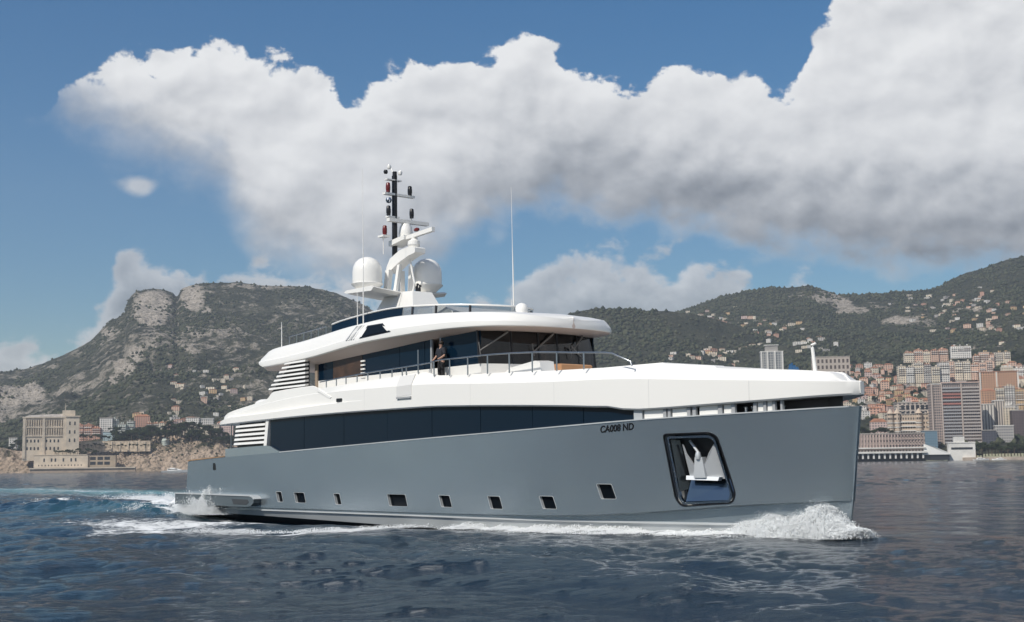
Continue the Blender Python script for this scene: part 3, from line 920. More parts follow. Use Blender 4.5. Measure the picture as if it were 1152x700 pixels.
# folding side platform at the stern
pl = MB()
prof = [(.40, .66), (8.25, .64), (8.62, .68), (8.88, .82), (8.90, .98), (8.74, 1.10), (8.5, 1.14), (.40, 1.20)]
pl.prism([(x, -4.22, z) for x, z in prof], (0, .55, 0))
plat = pl.build('swim_platform', paint('platform_grey', (.11, .135, .15), .45, .2, .1, .03), yacht)
MB().prism([(x, -4.26, z) for x, z in [(.38, 1.20), (8.55, 1.14), (8.80, 1.08), (8.96, .98), (8.98, 1.02), (8.84, 1.13), (8.6, 1.20), (.38, 1.26)]], (0, .6, 0)).build('platform_edge', M_BOOT, plat)
MB().prism([(x, -4.235, z) for x, z in [(6.7, 1.0), (8.3, .98), (8.45, .86), (8.2, .74), (6.9, .74)]], (0, .1, 0)).build('platform_recess', mat('recess_grey', (.05, .055, .06), .6), plat)

# ---- main deck windows: a dark glass band in panes
zwb = cur([(4.6, 4.66), (9.6, 4.78), (13.7, 4.84), (17.5, 4.86), (22.7, 4.85), (25, 4.79), (27.2, 4.71), (30.8, 4.55), (32.2, 4.47), (32.9, 4.44), (33.6, 4.30), (34.7, 4.31), (36.6, 4.37), (38.9, 4.46), (40.2, 4.53), (41.3, 4.58)])


def wall_strip(x0, x1, inset, thick, zlo, zhi, n, sgn):
    rr_ = []
    for x in np.linspace(x0, x1, n):
        b = hull_b(x, z_sheer(x)) - inset
        rr_.append([(x, sgn * b, zlo(x)), (x, sgn * b, zhi(x)), (x, sgn * (b - thick), zhi(x)), (x, sgn * (b - thick), zlo(x))])
    return rr_


core = MB()
core.loft([[(x, -(hull_b(x, z_sheer(x)) - .30), z_sheer(x) - .3), (x, -(hull_b(x, z_sheer(x)) - .30), zwb(x) + .2), (x, (hull_b(x, z_sheer(x)) - .30), zwb(x) + .2), (x, (hull_b(x, z_sheer(x)) - .30), z_sheer(x) - .3)]
           for x in [9.75] + list(np.linspace(10.5, 33.0, 30))])
core.build('main_deck_cabin', M_BLACK, yacht)
seams = [9.78, 12.9, 16.3, 19.7, 22.9, 26.0, 28.9, 31.4, 33.62]
for i in range(len(seams) - 1):
    for sgn in (-1, 1):
        k = .004 * ((i * 7) % 3)
        MB().loft(wall_strip(seams[i] + .012, seams[i + 1] - .012, .13 + k, .04, lambda x: z_sheer(x) + .0, lambda x: zwb(x) + .06, 7, sgn)).build('main_deck_window', M_NAVY, yacht, 30)

# ---- white upper-deck bulwark and foredeck
LV_W = (41.0, 3.99, 2.42, .635)
zcr = cur([(4.6, 5.0), (9.5, 5.62), (14, 5.86), (21.7, 5.82), (27.2, 5.60), (30.6, 5.49), (32.5, 5.46), (36.7, 5.23), (39.5, 5.07), (41.3, 4.97)])
ztp = cur([(4.55, 5.10), (5.1, 5.24), (5.6, 5.34), (9.3, 5.83), (9.85, 6.13), (13.5, 6.23), (14.2, 6.08), (18.8, 6.25), (22.2, 6.34), (23.2, 6.13), (27.2, 6.02), (29.1, 5.95), (33.2, 5.88), (36.9, 5.60), (40.05, 5.34), (40.45, 5.04), (41.3, 5.0)])
zgr = cur([(4.5, 5.02), (9, 5.12), (16.2, 5.34), (18, 5.36), (41.3, 4.7)])


def white_ring(x):
    b = max(float(beam_at(x, *LV_W)), .10)
    if x < 5.6: b *= 1 - .05 * ((5.6 - x) / 1.1)**2
    zb, zc, zt = zwb(x), zcr(x), ztp(x)
    g_ = .20 * np.clip((17.5 - x) / 4, 0, 1)
    zg = min(zgr(x), zc - .12) if x < 18 else zb + (zc - zb) * .5
    dl = min(np.interp(x, [4.6, 9, 14, 20, 27, 33, 39, 40.2, 41.2], [.10, .12, .12, .22, .38, .55, .75, .6, .12]), b * .55)
    zt = max(zt, zc + .015) if x > 6 else max(zt, zg + .04)
    zc = min(zc, zt - .01); zg = min(zg, zc - .02)
    zd = np.interp(x, [4.6, 6, 9, 10, 13.5, 14.2, 25.5, 27, 30], [4.75, 4.75, 5.0, 5.75, 5.78, 5.78, 5.72, 5.90, 5.90]); zd = min(zd, zt - .04)
    bi = max(b - dl - .14, .02)
    P = [(x, 0, zb + .02), (x, -max(b - .5, .03), zb + .01), (x, -(b - .05), zb - .005), (x, -b, zb + .05), (x, -b, zg - .02), (x, -(b - g_), zg), (x, -(b - g_ - .004), zc - .02), (x, -(b - g_ - .02), zc),
         (x, -(b - max(dl, g_ + .03)), zt - .03), (x, -(b - max(dl, g_ + .03) - .04), zt), (x, -bi, zt), (x, -max(bi - .02, .01), zd), (x, 0, zd + .03)]
    return P + list(reversed(mirror(P)))[1:-1]


XS = [4.55, 4.62, 4.8, 5.1, 5.4, 6, 7, 8, 9, 9.3, 9.5, 9.7, 9.9, 10.3, 11, 12, 13, 13.5, 13.75, 14, 14.25, 15, 16, 17, 18, 19, 20, 21, 22, 22.4, 22.8, 23.2] + list(np.linspace(24, 36, 19)) + [36.8, 37.6, 38.3, 38.9, 39.4, 39.8, 40.0, 40.15, 40.3, 40.45, 40.6, 40.7, 40.80, 40.88, 40.94, 40.98, 41.0]
upd = MB().loft([white_ring(x) for x in XS], True, True).build('upper_deck', M_WHITE, yacht, 26)
# diagonal step, access hatch, vent
MB().prism([(13.9, -3.84, 6.12), (14.25, -3.85, 6.02), (15.4, -3.905, 5.62), (15.25, -3.905, 5.56), (14.1, -3.85, 5.94)], (0, .2, 0)).build('bulwark_moulding', M_WHITE, upd)
hp = MB().prism([(20.65, -4.003, 5.38), (20.65, -4.003, 5.80), (20.65, -3.80, 6.24), (20.65, -3.66, 6.24), (20.65, -3.66, 5.38)], (1.07, 0, .03)).build('boarding_hatch', M_SHADOW, yacht)
MB().box(20.70, 21.72, -4.06, -3.95, 5.28, 5.35).build('hatch_sill', M_GREYTRIM, hp)
MB().prism([(x, -3.945, z) for x, z in round_poly([(15.86, 5.53), (16.34, 5.52), (16.34, 5.36), (15.86, 5.37)], .05)], (0, .2, 0)).build('side_vent', M_BLACK, yacht)
for x in (18.2, 25.6, 30.2, 34.4, 38.0):
    b0, b1 = float(beam_at(x, *LV_W)), float(beam_at(x + .02, *LV_W))
    MB().hexa([(x, -b0 - .003, zwb(x) + .06), (x + .02, -b1 - .003, zwb(x) + .06), (x + .02, -b1 + .05, zwb(x) + .06), (x, -b0 + .05, zwb(x) + .06), (x, -b0 - .001, zcr(x) - .03), (x + .02, -b1 - .001, zcr(x) - .03), (x + .02, -b1 + .05, zcr(x) - .03), (x, -b0 + .05, zcr(x) - .03)]).build('panel_seam', M_SHADOW, upd)
# low coachroof on the foredeck, sunbed lump, hatch box
cr = MB()
for (x0, x1, h0, h1, hb_) in ((29.5, 33.9, 6.02, 6.02, 1.9), (33.7, 36.15, 5.98, 5.76, 1.7)):
    cr.loft([[(x, -bb, 5.2), (x, -bb, h - .10), (x, -bb + .10, h), (x, bb - .10, h), (x, bb, h - .10), (x, bb, 5.2)] for x, bb, h in ((x0, hb_, h0 - .2), (x0 + .1, hb_, h0), (x1 - .12, hb_ * .9, h1), (x1, hb_ * .9, h1 - .10))])
cr.build('coachroof', M_WHITE, yacht, 30)
MB().loft([[(x, -3.0, 5.8), (x, -3.0, h), (x, -2.3, h + .03), (x, -2.3, 5.8)] for x, h in ((26.6, 6.06), (26.9, 6.22), (28.4, 6.40), (28.7, 6.34), (28.75, 6.02))]).build('deck_locker', M_WHITE, yacht, 35)
MB().loft([[(x, -1.9, 5.95), (x, -1.9, h), (x, -.3, h), (x, -.3, 5.95)] for x, h in ((27.5, 6.28), (27.6, 6.32), (28.6, 6.32), (28.7, 6.28))]).build('sunbed_cushion', mat('tan_cushion', (.45, .24, .12), .8), yacht)

# ---- bow mooring openings: dark inner wall, stanchions, winch drums seen through the slot
inn = MB()
rr_ = []
for x in np.linspace(33.3, 40.2, 16):
    b = max(hull_b(x, z_sheer(x)) - .95, .05)
    rr_.append([(x, -b, 3.5), (x, -b, zwb(x) + .03), (x, b, zwb(x) + .03), (x, b, 3.5)])
inn.loft(rr_).build('mooring_deck_wall', mat('mooring_shade', (.05, .05, .055), .5), yacht)  # wall coloured dark to stand for the shade inside the slot
x_ = 33.72


def slot_block(x0, x1, dep, m_, name='opening_post', zpad=(0.0, 0.0), th=.10):
    rr_ = []
    for x in np.linspace(x0, x1, 3):
        b = hull_b(x, z_sheer(x)) - dep
        rr_.append([(x, -b, z_sheer(x) - .03 + zpad[0]), (x, -b, zwb(x) + .04 - zpad[1]), (x, -b + th, zwb(x) + .04 - zpad[1]), (x, -b + th, z_sheer(x) - .03 + zpad[0])])
    return MB().loft(rr_).build(name, m_, yacht)


slot_block(33.66, 34.0, .06, M_BOOT)
for x0, x1 in ((34.84, 34.96), (35.02, 35.12), (35.74, 35.86), (35.94, 36.06), (36.84, 36.98), (37.30, 37.42), (38.02, 38.12), (38.34, 38.42), (38.62, 38.70), (38.86, 38.92)):
    slot_block(x0, x1, .045, M_GREYTRIM)
for x0, x1 in ((34.06, 34.80), (35.16, 35.72), (36.16, 36.80), (37.02, 37.26), (38.14, 38.30), (38.44, 38.58)):
    slot_block(x0, x1, .10, M_WHITE, 'bulwark_liner', (.02, .05))
for x in (37.6, 37.85, 38.78):
    b = hull_b(x, 4.0) - .32
    MB().lathe([(.001, 3.9), (.10, 3.9), (.06, 4.1), (.07, 4.22), (.12, 4.28), (.001, 4.29)], (x, -b, 0), 12).build('bollard', M_CHROME, yacht, 40)

# ---- upper house: lower white wall, navy side glass, wheelhouse front
HB = 3.1


def house_plan(inset=0.0, n=14, bulge=.62, x_f=25.25):
    """starboard side then around the front to port, as (x, y)"""
    b = HB - inset
    P = []
    for k in range(n + 1):
        t = -1 + 2 * k / n
        P.append((x_f - inset + bulge * (1 - abs(t)**2.2), b * t))
    return P


zgl = cur([(12.8, 7.24), (19, 7.54), (21.6, 7.68), (25.2, 7.80), (27, 7.86)])
lw = MB()
pl_ = [(12.6, -HB - .01)] + [(x + .012, y * 1.004) for x, y in house_plan()] + [(12.6, HB + .01)]
lw.prism([(x, y, 5.6) for x, y in pl_], (0, 0, .90)).build('house_lower_wall', M_WHITE, yacht, 35)
# interior: warm timber bulkhead, dash, overhead
MB().box(22.2, 22.3, -2.9, 2.9, 5.9, 7.75).build('wheelhouse_bulkhead', M_WOOD, yacht)
dash = MB().loft([[(x, -2.75, 6.0), (x, -2.75, h), (x, 2.75, h), (x, 2.75, 6.0)] for x, h in ((24.2, 6.70), (24.4, 6.78), (25.0, 6.70), (25.1, 6.60))]).build('helm_console', mat('console_grey', (.24, .22, .20), .5), yacht, 30)
for y in (-1.4, 1.1):
    ch = MB(); ch.box(23.0, 23.55, y - .3, y + .3, 6.3, 6.45); ch.box(22.9, 23.05, y - .28, y + .28, 6.4, 7.25)
    ch.build('helm_chair', mat('chair_leather', (.30, .20, .13), .55), yacht)
for y in (-2.2, -.4, .5, 2.1):
    MB().box(22.31, 22.36, y - .42, y + .42, 6.6, 7.5).build('wall_panel', mat('maple_panel', (.36, .22, .13), .45, var=.25), yacht)
# side glass panes
edges = [12.95, 14.25, 16.7, 19.6, 21.45, 21.95, 22.55, 25.2]
for sgn in (-1, 1):
    for i in range(len(edges) - 1):
        x0, x1 = edges[i] + .015, edges[i + 1] - .015
        if i == 1:
            m_, nm = M_WOOD, 'timber_panel'
        else:
            m_, nm = M_NAVY, 'side_window'
        if i == 5 and sgn < 0:
            continue
        y0 = HB + .004 * (i % 2)
        MB().hexa([(x0, sgn * y0, 6.49), (x1, sgn * y0, 6.49), (x1, sgn * (y0 - .05), 6.49), (x0, sgn * (y0 - .05), 6.49),
                   (x0, sgn * y0, zgl(x0) + .05), (x1, sgn * y0, zgl(x1) + .05), (x1, sgn * (y0 - .05), zgl(x1) + .05), (x0, sgn * (y0 - .05), zgl(x0) + .05)]).build(nm, m_, yacht)
# open side door: dark recess with pale jambs
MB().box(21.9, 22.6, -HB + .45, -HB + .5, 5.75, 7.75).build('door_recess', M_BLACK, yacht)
for x in (21.88, 22.53):
    MB().box(x, x + .09, -HB - .03, -HB + .06, 5.9, zgl(x) + .06).build('door_jamb', M_GREYTRIM, yacht)
for z in (6.42, 6.60, 6.78, 6.96, 7.14):
    MB().box(16.62, 16.95, -HB - .05, -HB + .02, z, z + .07).build('side_vent_slat', M_WHITE, yacht)
MB().box(12.75, 12.97, -HB - .06, HB + .06, 5.7, 7.35).build('aft_bulkhead', mat('tan_bulkhead', (.34, .27, .21), .5), yacht)
# wheelhouse front panes
FP = house_plan(n=24)
cuts = [0, 5, 10, 14, 19, 24]
for i in range(5):
    q = FP[cuts[i]:cuts[i + 1] + 1]
    q0 = [(x, y) for x, y in q]
    rr_ = [[(x, y, 6.50), (x - .16, y * .985, 7.90), (x - .20, y * .985, 7.90), (x - .04, y, 6.50)] for x, y in q0]
    MB().loft(rr_).build('wheelhouse_window', M_CABIN, yacht, 40)
for c_ in cuts:
    x, y = FP[c_]
    wd = (.12 if c_ == 0 else .30) if c_ in (0, 24) else .035
    y = y - .22 if c_ == 24 else y
    MB().hexa([(x - .05, y - wd, 6.5), (x + .02, y - wd, 6.5), (x + .02, y + wd, 6.5), (x - .05, y + wd, 6.5),
               (x - .22, y * .985 - wd, 7.9), (x - .14, y * .985 - wd, 7.9), (x - .14, y * .985 + wd, 7.9), (x - .22, y * .985 + wd, 7.9)]).build('window_mullion', M_BLACK, yacht)
MB().hexa([(24.35, 2.7, 6.5), (25.2, 2.98, 6.5), (25.2, 3.06, 6.5), (24.3, 3.06, 6.5), (24.3, 2.7, 7.9), (25.1, 2.95, 7.9), (25.1, 3.03, 7.9), (24.3, 3.03, 7.9)]).build('corner_pillar', M_BLACK, yacht)
# wipers
for y, dy in ((-2.05, -1.15), (.15, -1.05), (2.0, -.85)):
    x0 = 25.25 + .62 * (1 - abs(y / HB)**2.2); y1 = y + dy; x1 = 25.25 + .62 * (1 - abs(min(1, abs(y1 / HB)))**2.2)
    wp = MB()
    wp.tube([(x0 - .02, y, 7.92), (x0 + .05, y, 7.78), (x1 + .07, y1, 7.02)], [.05, .04, .025], 6)
    wp.tube([(x1 + .05, y1 - .05, 7.35), (x1 + .07, y1 + .02, 6.85)], .02, 6)
    wp.build('windscreen_wiper', M_WIPER, yacht)
wp = MB().tube([(25.9, 1.15, 7.35), (25.35, 2.55, 6.65)], [.03, .05], 6).build('windscreen_wiper', M_WIPER, yacht)

# ---- roof (flybridge deck)
zf = cur([(8.2, 7.56), (8.7, 7.40), (12.8, 7.54), (18.3, 7.93), (22.8, 7.99), (25.5, 7.93), (27.4, 7.90)])
zr_ = cur([(8.2, 8.02), (8.5, 8.16), (8.9, 8.27), (12, 8.45), (16.4, 8.80), (19.4, 8.90), (22.5, 8.76), (25.6, 8.52), (26.6, 8.42), (27.4, 8.22)])


def roof_ring(x):
    t = np.clip((x - 23.6) / 3.75, 0, 1)
    b = 3.72 * (1 - t**3.4)**(1 / 2.2) * (1 - .03 * np.clip((9.5 - x) / 1.3, 0, 1)**2)
    b = max(b, .08)
    z0, z1 = zf(x), zr_(x)
    zs_ = zgl(x) + .03
    bi = max(min(HB + .02, b - .45), .03)
    gt = np.interp(x, [8, 14, 19], [.06, .06, .0])
    hh = z1 - z0
    P = [(x, 0, max(min(zs_, z0 + .02), z0 - .45)), (x, -bi, max(min(zs_, z0 + .02), z0 - .45)), (x, -max(b - .10, .03), z0 - .015), (x, -b, z0 + .02), (x, -(b + .01), z0 + .09), (x, -max(b - .02, .02), z0 + .30 * hh + .02), (x, -max(b - .02 - gt, .02), z0 + .32 * hh + .03),
         (x, -max(b - .14, .02), z0 + .62 * hh), (x, -max(b - .32, .02), z1 - .06), (x, -max(b - .42, .015), z1), (x, -max(b - 1.2, .01), z1 + .07), (x, 0, z1 + .12)]
    return P + list(reversed(mirror(P)))[1:-1]


XR = [8.2, 8.25, 8.4, 8.7, 9.1, 9.8] + list(np.linspace(10.5, 23.5, 24)) + [24.1, 24.6, 25.1, 25.5, 25.9, 26.2, 26.5, 26.75, 26.95, 27.1, 27.22, 27.3, 27.34, 27.35]
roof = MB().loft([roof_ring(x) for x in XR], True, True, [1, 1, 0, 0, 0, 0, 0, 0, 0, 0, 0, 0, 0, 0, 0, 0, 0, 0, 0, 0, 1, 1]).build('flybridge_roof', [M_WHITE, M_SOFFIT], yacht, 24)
# roof side: dark quarter window and slatted vent
def roof_y(x, z):
    z0, z1 = zf(x), zr_(x); f = (z - z0) / (z1 - z0)
    return -np.interp(f, [.05, .32, .62, .93, 1.0], [3.72, 3.70, 3.58, 3.40, 3.30])


def roof_patch(poly, m_, name, out=.02):
    return MB().prism([(x, roof_y(x, z) - out, z) for x, z in poly], (0, .08, 0)).build(name, m_, yacht)


roof_patch([(17.40, 8.10), (17.72, 8.66), (18.92, 8.66), (19.82, 8.20)], M_BLACK, 'quarter_window', .025)
roof_patch([(17.58, 8.17), (17.82, 8.61), (18.86, 8.61), (19.56, 8.24)], mat('smoked_glass', (.006, .008, .01), .15, spec=.15), 'quarter_window_glass', .032)
for k in range(4):
    x = 16.28 + .19 * k
    roof_patch([(x, 8.10), (x + .45, 8.72), (x + .56, 8.72), (x + .11, 8.10)], M_SHADOW if k % 2 else M_GREYTRIM, 'roof_vent_slat', .035)

# ---- slatted louvres at the aft ends of both decks
for sgn in (-1, 1):
    lo = MB().prism([(12.75, sgn * 3.50, 6.2), (9.35, sgn * 3.50, 6.16), (11.15, sgn * 3.50, 7.5), (12.75, sgn * 3.50, 7.55)], (0, -sgn * .05, 0)).build('louvre_panel', M_BLACK, yacht)
    for k in range(7):
        z = 6.24 + k * .19; x0 = 9.25 + (z - 6.16) * 1.34 * .98
        MB().hexa([(x0, sgn * 3.72, z), (12.78, sgn * 3.72, z + .02), (12.78, sgn * 3.52, z + .05), (x0, sgn * 3.52, z + .03), (x0 + .05, sgn * 3.70, z + .09), (12.78, sgn * 3.70, z + .11), (12.78, sgn * 3.52, z + .14), (x0 + .05, sgn * 3.52, z + .12)]).build('louvre_slat', M_WHITE, lo)
    lo = MB().prism([(9.3, sgn * 3.62, 3.5), (6.1, sgn * 3.62, 3.45), (6.35, sgn * 3.62, 4.7), (9.4, sgn * 3.62, 4.75)], (0, -sgn * .05, 0)).build('louvre_panel', M_BLACK, yacht)
    for k in range(5):
        z = 3.64 + k * .215; x0 = 6.15 + k * .05
        MB().hexa([(x0, sgn * 3.86, z), (9.3, sgn * 3.86, z + .04), (9.3, sgn * 3.64, z + .08), (x0, sgn * 3.64, z + .04), (x0 + .02, sgn * 3.84, z + .11), (9.3, sgn * 3.84, z + .15), (9.3, sgn * 3.64, z + .18), (x0 + .02, sgn * 3.64, z + .14)]).build('louvre_slat', M_WHITE, lo)
    MB().hexa([(9.22, sgn * 3.88, 3.54), (9.5, sgn * 3.88, 3.54), (9.5, sgn * 3.62, 3.54), (9.22, sgn * 3.62, 3.54), (9.42, sgn * 3.88, 4.80), (9.70, sgn * 3.88, 4.80), (9.7, sgn * 3.62, 4.80), (9.42, sgn * 3.62, 4.80)]).build('louvre_post', M_WHITE, lo)
# things on the aft upper deck: a covered liferaft and stanchion
MB().lathe([(.001, -.5), (.25, -.48), (.30, -.2), (.30, .2), (.25, .48), (.001, .5)], (8.0, -3.2, 5.58), 16, axis='x').build('liferaft_canister', M_WHITE, yacht, 40)
MB().box(7.6, 8.4, -3.4, -3.0, 5.0, 5.35).build('liferaft_cradle', M_WHITE, yacht)

# ---- flybridge windscreen, instruments, mast
def screen_plan(n=40):
    P = [(13.5 + (20 - 13.5) * k / 9, -2.75) for k in range(10)]
    for k in range(1, n + 1):
        t = math.pi / 2 * (-1 + 2 * k / n)
        P.append((20 + 3.75 * math.cos(t), 2.75 * math.sin(t)))
    return P + [(20 - (20 - 13.5) * k / 9, 2.75) for k in range(1, 10)]


SP = screen_plan()
zsb = lambda x: zr_(x) + .04
zst = cur([(13.45, 9.12), (13.8, 9.18), (18.2, 9.40), (21.5, 9.26), (24.0, 9.10)])
sc_ = MB().loft([[(x, y, zsb(x) - .1), (x - .03, y * .97, zst(x)), (x - .05, y * .965, zst(x)), (x - .02, y * .99, zsb(x) - .1)] for x, y in SP[8:-7]]).build('flybridge_windscreen', M_TINT, yacht, 40)
for Q in (SP[:9], SP[-8:]):
    MB().loft([[(x, y, zsb(x) - .1), (x - .03, y * .97, zst(x)), (x - .05, y * .965, zst(x)), (x - .02, y * .99, zsb(x) - .1)] for x, y in Q]).build('dark_screen_panel', M_NAVY, sc_, 40)
MB().tube([(x - .03, y * .97, zst(x) + .015) for x, y in SP], .04, 6).build('windscreen_rail', M_WHITE, sc_, 60)
for i in (9, 14, 20, 30, 40, 46):
    x, y = SP[i]
    MB().tube([(x - .02, y * .985, zsb(x) - .1), (x - .05, y * .96, zst(x))], .06, 6).build('windscreen_post', M_BLACK, sc_)
# flybridge seating and helm inside the screen
MB().loft([[(x, -2.2, 8.7), (x, -2.2, h), (x, 2.2, h), (x, 2.2, 8.7)] for x, h in ((18.3, 9.15), (18.5, 9.30), (21.6, 9.25), (22.2, 8.95))]).build('flybridge_console', M_WHITE, yacht, 30)
MB().loft([[(x, -2.3, 8.5), (x, -2.3, h), (x, 2.3, h), (x, 2.3, 8.5)] for x, h in ((13.9, 8.95), (14.1, 9.05), (17.6, 9.15), (17.8, 9.05))]).build('flybridge_seat', mat('dark_cushion', (.02, .025, .035), .8), yacht, 30)
mast = MB()
mast.loft([[(14.0 - .0, -.95, 9.0), (17.6, -.95, 9.0), (17.6, .95, 9.0), (14.0, .95, 9.0)], [(14.4, -.75, 9.9), (17.3, -.75, 9.9), (17.3, .75, 9.9), (14.4, .75, 9.9)], [(14.9, -.55, 10.62), (17.0, -.55, 10.50), (17.0, .55, 10.50), (14.9, .55, 10.62)]])
M_ = mast.build('mast', M_WHITE, yacht, 30)
arm = MB()
arm.loft([[(13.8, y, z - .02), (15.9, y, z - .10), (16.1, y, z + .05), (15.9, y, z + .13), (13.8, y, z + .13), (13.6, y, z + .05)] for y, z in ((-2.1, 10.62), (-1.6, 10.56), (0, 10.42), (1.6, 10.56), (2.1, 10.62))])
arm.build('dome_shelf', M_WHITE, M_, 30)
leg = MB()
for y in (-.42, .42):
    leg.loft([[(14.55 + dx, y - .12, 10.5), (14.85 + dx, y - .12, 10.5), (14.85 + dx, y + .12, 10.5), (14.55 + dx, y + .12, 10.5)] if z == 0 else [(14.65, y * .8 - .12, 11.75), (14.95, y * .8 - .12, 11.75), (14.95, y * .8 + .12, 11.75), (14.65, y * .8 + .12, 11.75)] for dx, z in ((0, 0), (0, 1))])
    leg.loft([[(15.3, y - .07, 10.5), (15.5, y - .07, 10.5), (15.5, y + .07, 10.5), (15.3, y + .07, 10.5)], [(15.55, y * .8 - .07, 11.9), (15.75, y * .8 - .07, 11.9), (15.75, y * .8 + .07, 11.9), (15.55, y * .8 + .07, 11.9)]])
leg.build('mast_leg', M_WHITE, M_, 30)
MB().loft([[(x, -.30, z), (x, -.30, z + h), (x, .30, z + h), (x, .30, z)] for x, z, h in ((14.5, 11.65, .25), (14.8, 11.70, .60), (15.6, 12.05, .55), (16.3, 12.25, .42), (16.75, 12.32, .30), (16.85, 12.36, .2))]).build('mast_bridge', M_WHITE, M_, 25)
MB().tube([(16.1, .1, 10.5), (16.25, .1, 11.0), (16.0, 0, 12.2)], .05, 8).build('mast_strut', M_WHITE, M_)
MB().tube([(14.78, 0, 12.0), (14.78, 0, 16.35)], .13, 12).build('mast_pole', M_BLACK, M_, 40)


def crossbar(y0, y1, z, x=14.78, rise=0.0, r=.05):
    return MB().hexa([(x - .12, y0, z), (x + .12, y0, z), (x + .12, y1, z + rise), (x - .12, y1, z + rise), (x - .12, y0, z + 2 * r), (x + .12, y0, z + 2 * r), (x + .12, y1, z + 2 * r + rise), (x - .12, y1, z + 2 * r + rise)]).build('crossbar', M_WHITE, M_)


def nav_light(y, z, m_, x=14.85):
    o = MB().lathe([(.001, 0), (.10, 0), (.10, .42), (.07, .46), (.001, .47)], (x, y, z), 12).build('navigation_light', m_, M_, 40)
    MB().lathe([(.105, .10), (.112, .13), (.112, .30), (.105, .33), (.09, .2), (.105, .10)], (x, y, z), 12).build('lens', M_RED if m_ is M_RED else M_BLACK, o, 40)
    return o


crossbar(-.62, 1.12, 15.38); nav_light(-.42, 15.50, M_RED); nav_light(.85, 15.48, M_BLACK)
MB().lathe([(.001, -.15), (.10, -.12), (.15, 0), (.10, .12), (.001, .15)], (14.9, -.42, 15.1), 14).build('searchlight', M_CHROME, M_, 40)
crossbar(-.5, .35, 16.10, r=.03)
crossbar(-.45, .2, 14.28, r=.04); nav_light(-.40, 14.38, M_BLACK)
MB().tube([(14.78, .95, 14.2), (14.78, .95, 14.4)], .05, 8).build('light_stalk', M_WHITE, M_); nav_light(.95, 14.38, M_BLACK)
MB().tube([(14.7, -.6, 12.5), (14.72, -.62, 13.3)], .025, 6).build('light_stalk', M_WHITE, M_)
nav_light(-.62, 13.4, M_RED); MB().box(14.55, 15.0, -.82, -.42, 13.30, 13.39).build('light_bracket', M_WHITE, M_)
# radar scanners
r1 = MB(); r1.lathe([(.001, 13.2), (.28, 13.2), (.34, 13.45), (.30, 13.75), (.2, 13.95), (.001, 13.96)], (15.35, .25, 0), 18)
r1 = r1.build('radar', M_WHITE, M_, 30)
MB().box(15.2, 15.45, -.75, 1.55, 13.98, 14.14).build('scanner_bar', M_WHITE, r1)
MB().loft([[(14.7, -.3, 12.9), (14.7, .5, 12.9), (14.7, .5, 13.15), (14.7, -.3, 13.15)], [(15.9, -.25, 13.1), (15.9, .55, 13.1), (15.9, .55, 13.3), (15.9, -.25, 13.3)]]).build('radar_shelf', M_WHITE, r1)
r2 = MB(); r2.lathe([(.001, 12.6), (.22, 12.6), (.30, 12.78), (.28, 12.95), (.12, 13.05), (.12, 13.22), (.001, 13.22)], (16.35, 0, 0), 18)
r2 = r2.build('radar', M_WHITE, M_, 30)
MB().hexa([(14.95, -.18, 13.02), (17.75, .02, 13.24), (17.75, .20, 13.24), (14.95, .02, 13.02), (14.95, -.18, 13.18), (17.75, .02, 13.44), (17.75, .20, 13.44), (14.95, .02, 13.18)]).build('scanner_bar', M_WHITE, r2)
MB().lathe([(.001, -.16), (.07, -.15), (.10, 0), (.06, .15), (.001, .16)], (16.0, .42, 13.6), 12, axis='x').build('horn', M_RED, M_, 40)
for x, y, z in ((14.4, -.05, 16.85), (14.55, -.35, 16.55), (14.9, .25, 16.5)):
    MB().lathe([(.001, -.11), (.08, -.09), (.11, 0), (.08, .09), (.001, .11)], (x, y, z), 12).build('instrument_pod', M_WHITE if y > -.2 else M_BLACK, M_, 40)
MB().tube([(14.78, 0, 16.3), (14.55, -.02, 16.75)], .03, 6).build('masthead_rod', M_WHITE, M_)
MB().lathe([(.001, 16.2), (.11, 16.2), (.11, 16.55), (.001, 16.57)], (14.8, 0, 0), 12).build('masthead_light', M_BLACK, M_, 40)
for x, y in ((16.35, .3), (16.7, -.1)):
    MB().tube([(x, y, 10.5), (x, y, 10.75), (x + .15, y - .05, 10.85)], .07, 8).build('deck_floodlight', M_BLACK, M_)
for y, x in ((-1.35, 14.45), (1.30, 15.6)):
    MB().lathe([(.001, 10.60), (.32, 10.62), (.74, 11.00), (.755, 11.05), (.70, 11.07), (.705, 11.58), (.67, 11.84), (.57, 12.06), (.40, 12.22), (.19, 12.31), (.001, 12.34)], (x, y, 0), 36).build('satellite_dome', M_WHITE, yacht, 40)
MB().lathe([(.001, 8.72), (.22, 8.73), (.25, 8.85), (.27, 8.98), (.23, 9.11), (.13, 9.19), (.001, 9.22)], (24.3, -.15, 0), 20).build('compass_dome', M_WHITE, yacht, 40)
for x, y, z0, z1, r in ((16.55, -2.95, 8.85, 13.4, .032), (16.15, -3.0, 8.8, 10.35, .025), (23.6, .0, 9.0, 11.7, .035), (23.25, 0.2, 8.9, 9.5, .02), (9.2, -2.9, 8.3, 9.62, .028)):
    p_ = [(x, y, z0), (x - .01, y, z0 + (z1 - z0) * .6), (x - .03, y, z1)]
    a_ = MB().tube(p_, [r, r * .8, r * .5], 6).build('whip_antenna', M_WHITE, yacht)
    if z1 > 11: MB().tube([(x - .03, y, z1), (x - .06, y, z1 + 2.6)], [.014, .008], 5).build('antenna_tip', M_WHITE, a_)
# low rails on the aft end of the roof
ar = MB()
for x in np.linspace(9.6, 13.0, 6):
    ar.tube([(x, -2.7, zr_(x) - .05), (x, -2.7, zr_(x) + .55)], .018, 5)
ar.tube([(9.6, -2.7, zr_(9.6) + .55), (13.0, -2.7, zr_(13) + .55)], .018, 5)
ar.build('roof_rail', M_STEEL, yacht)

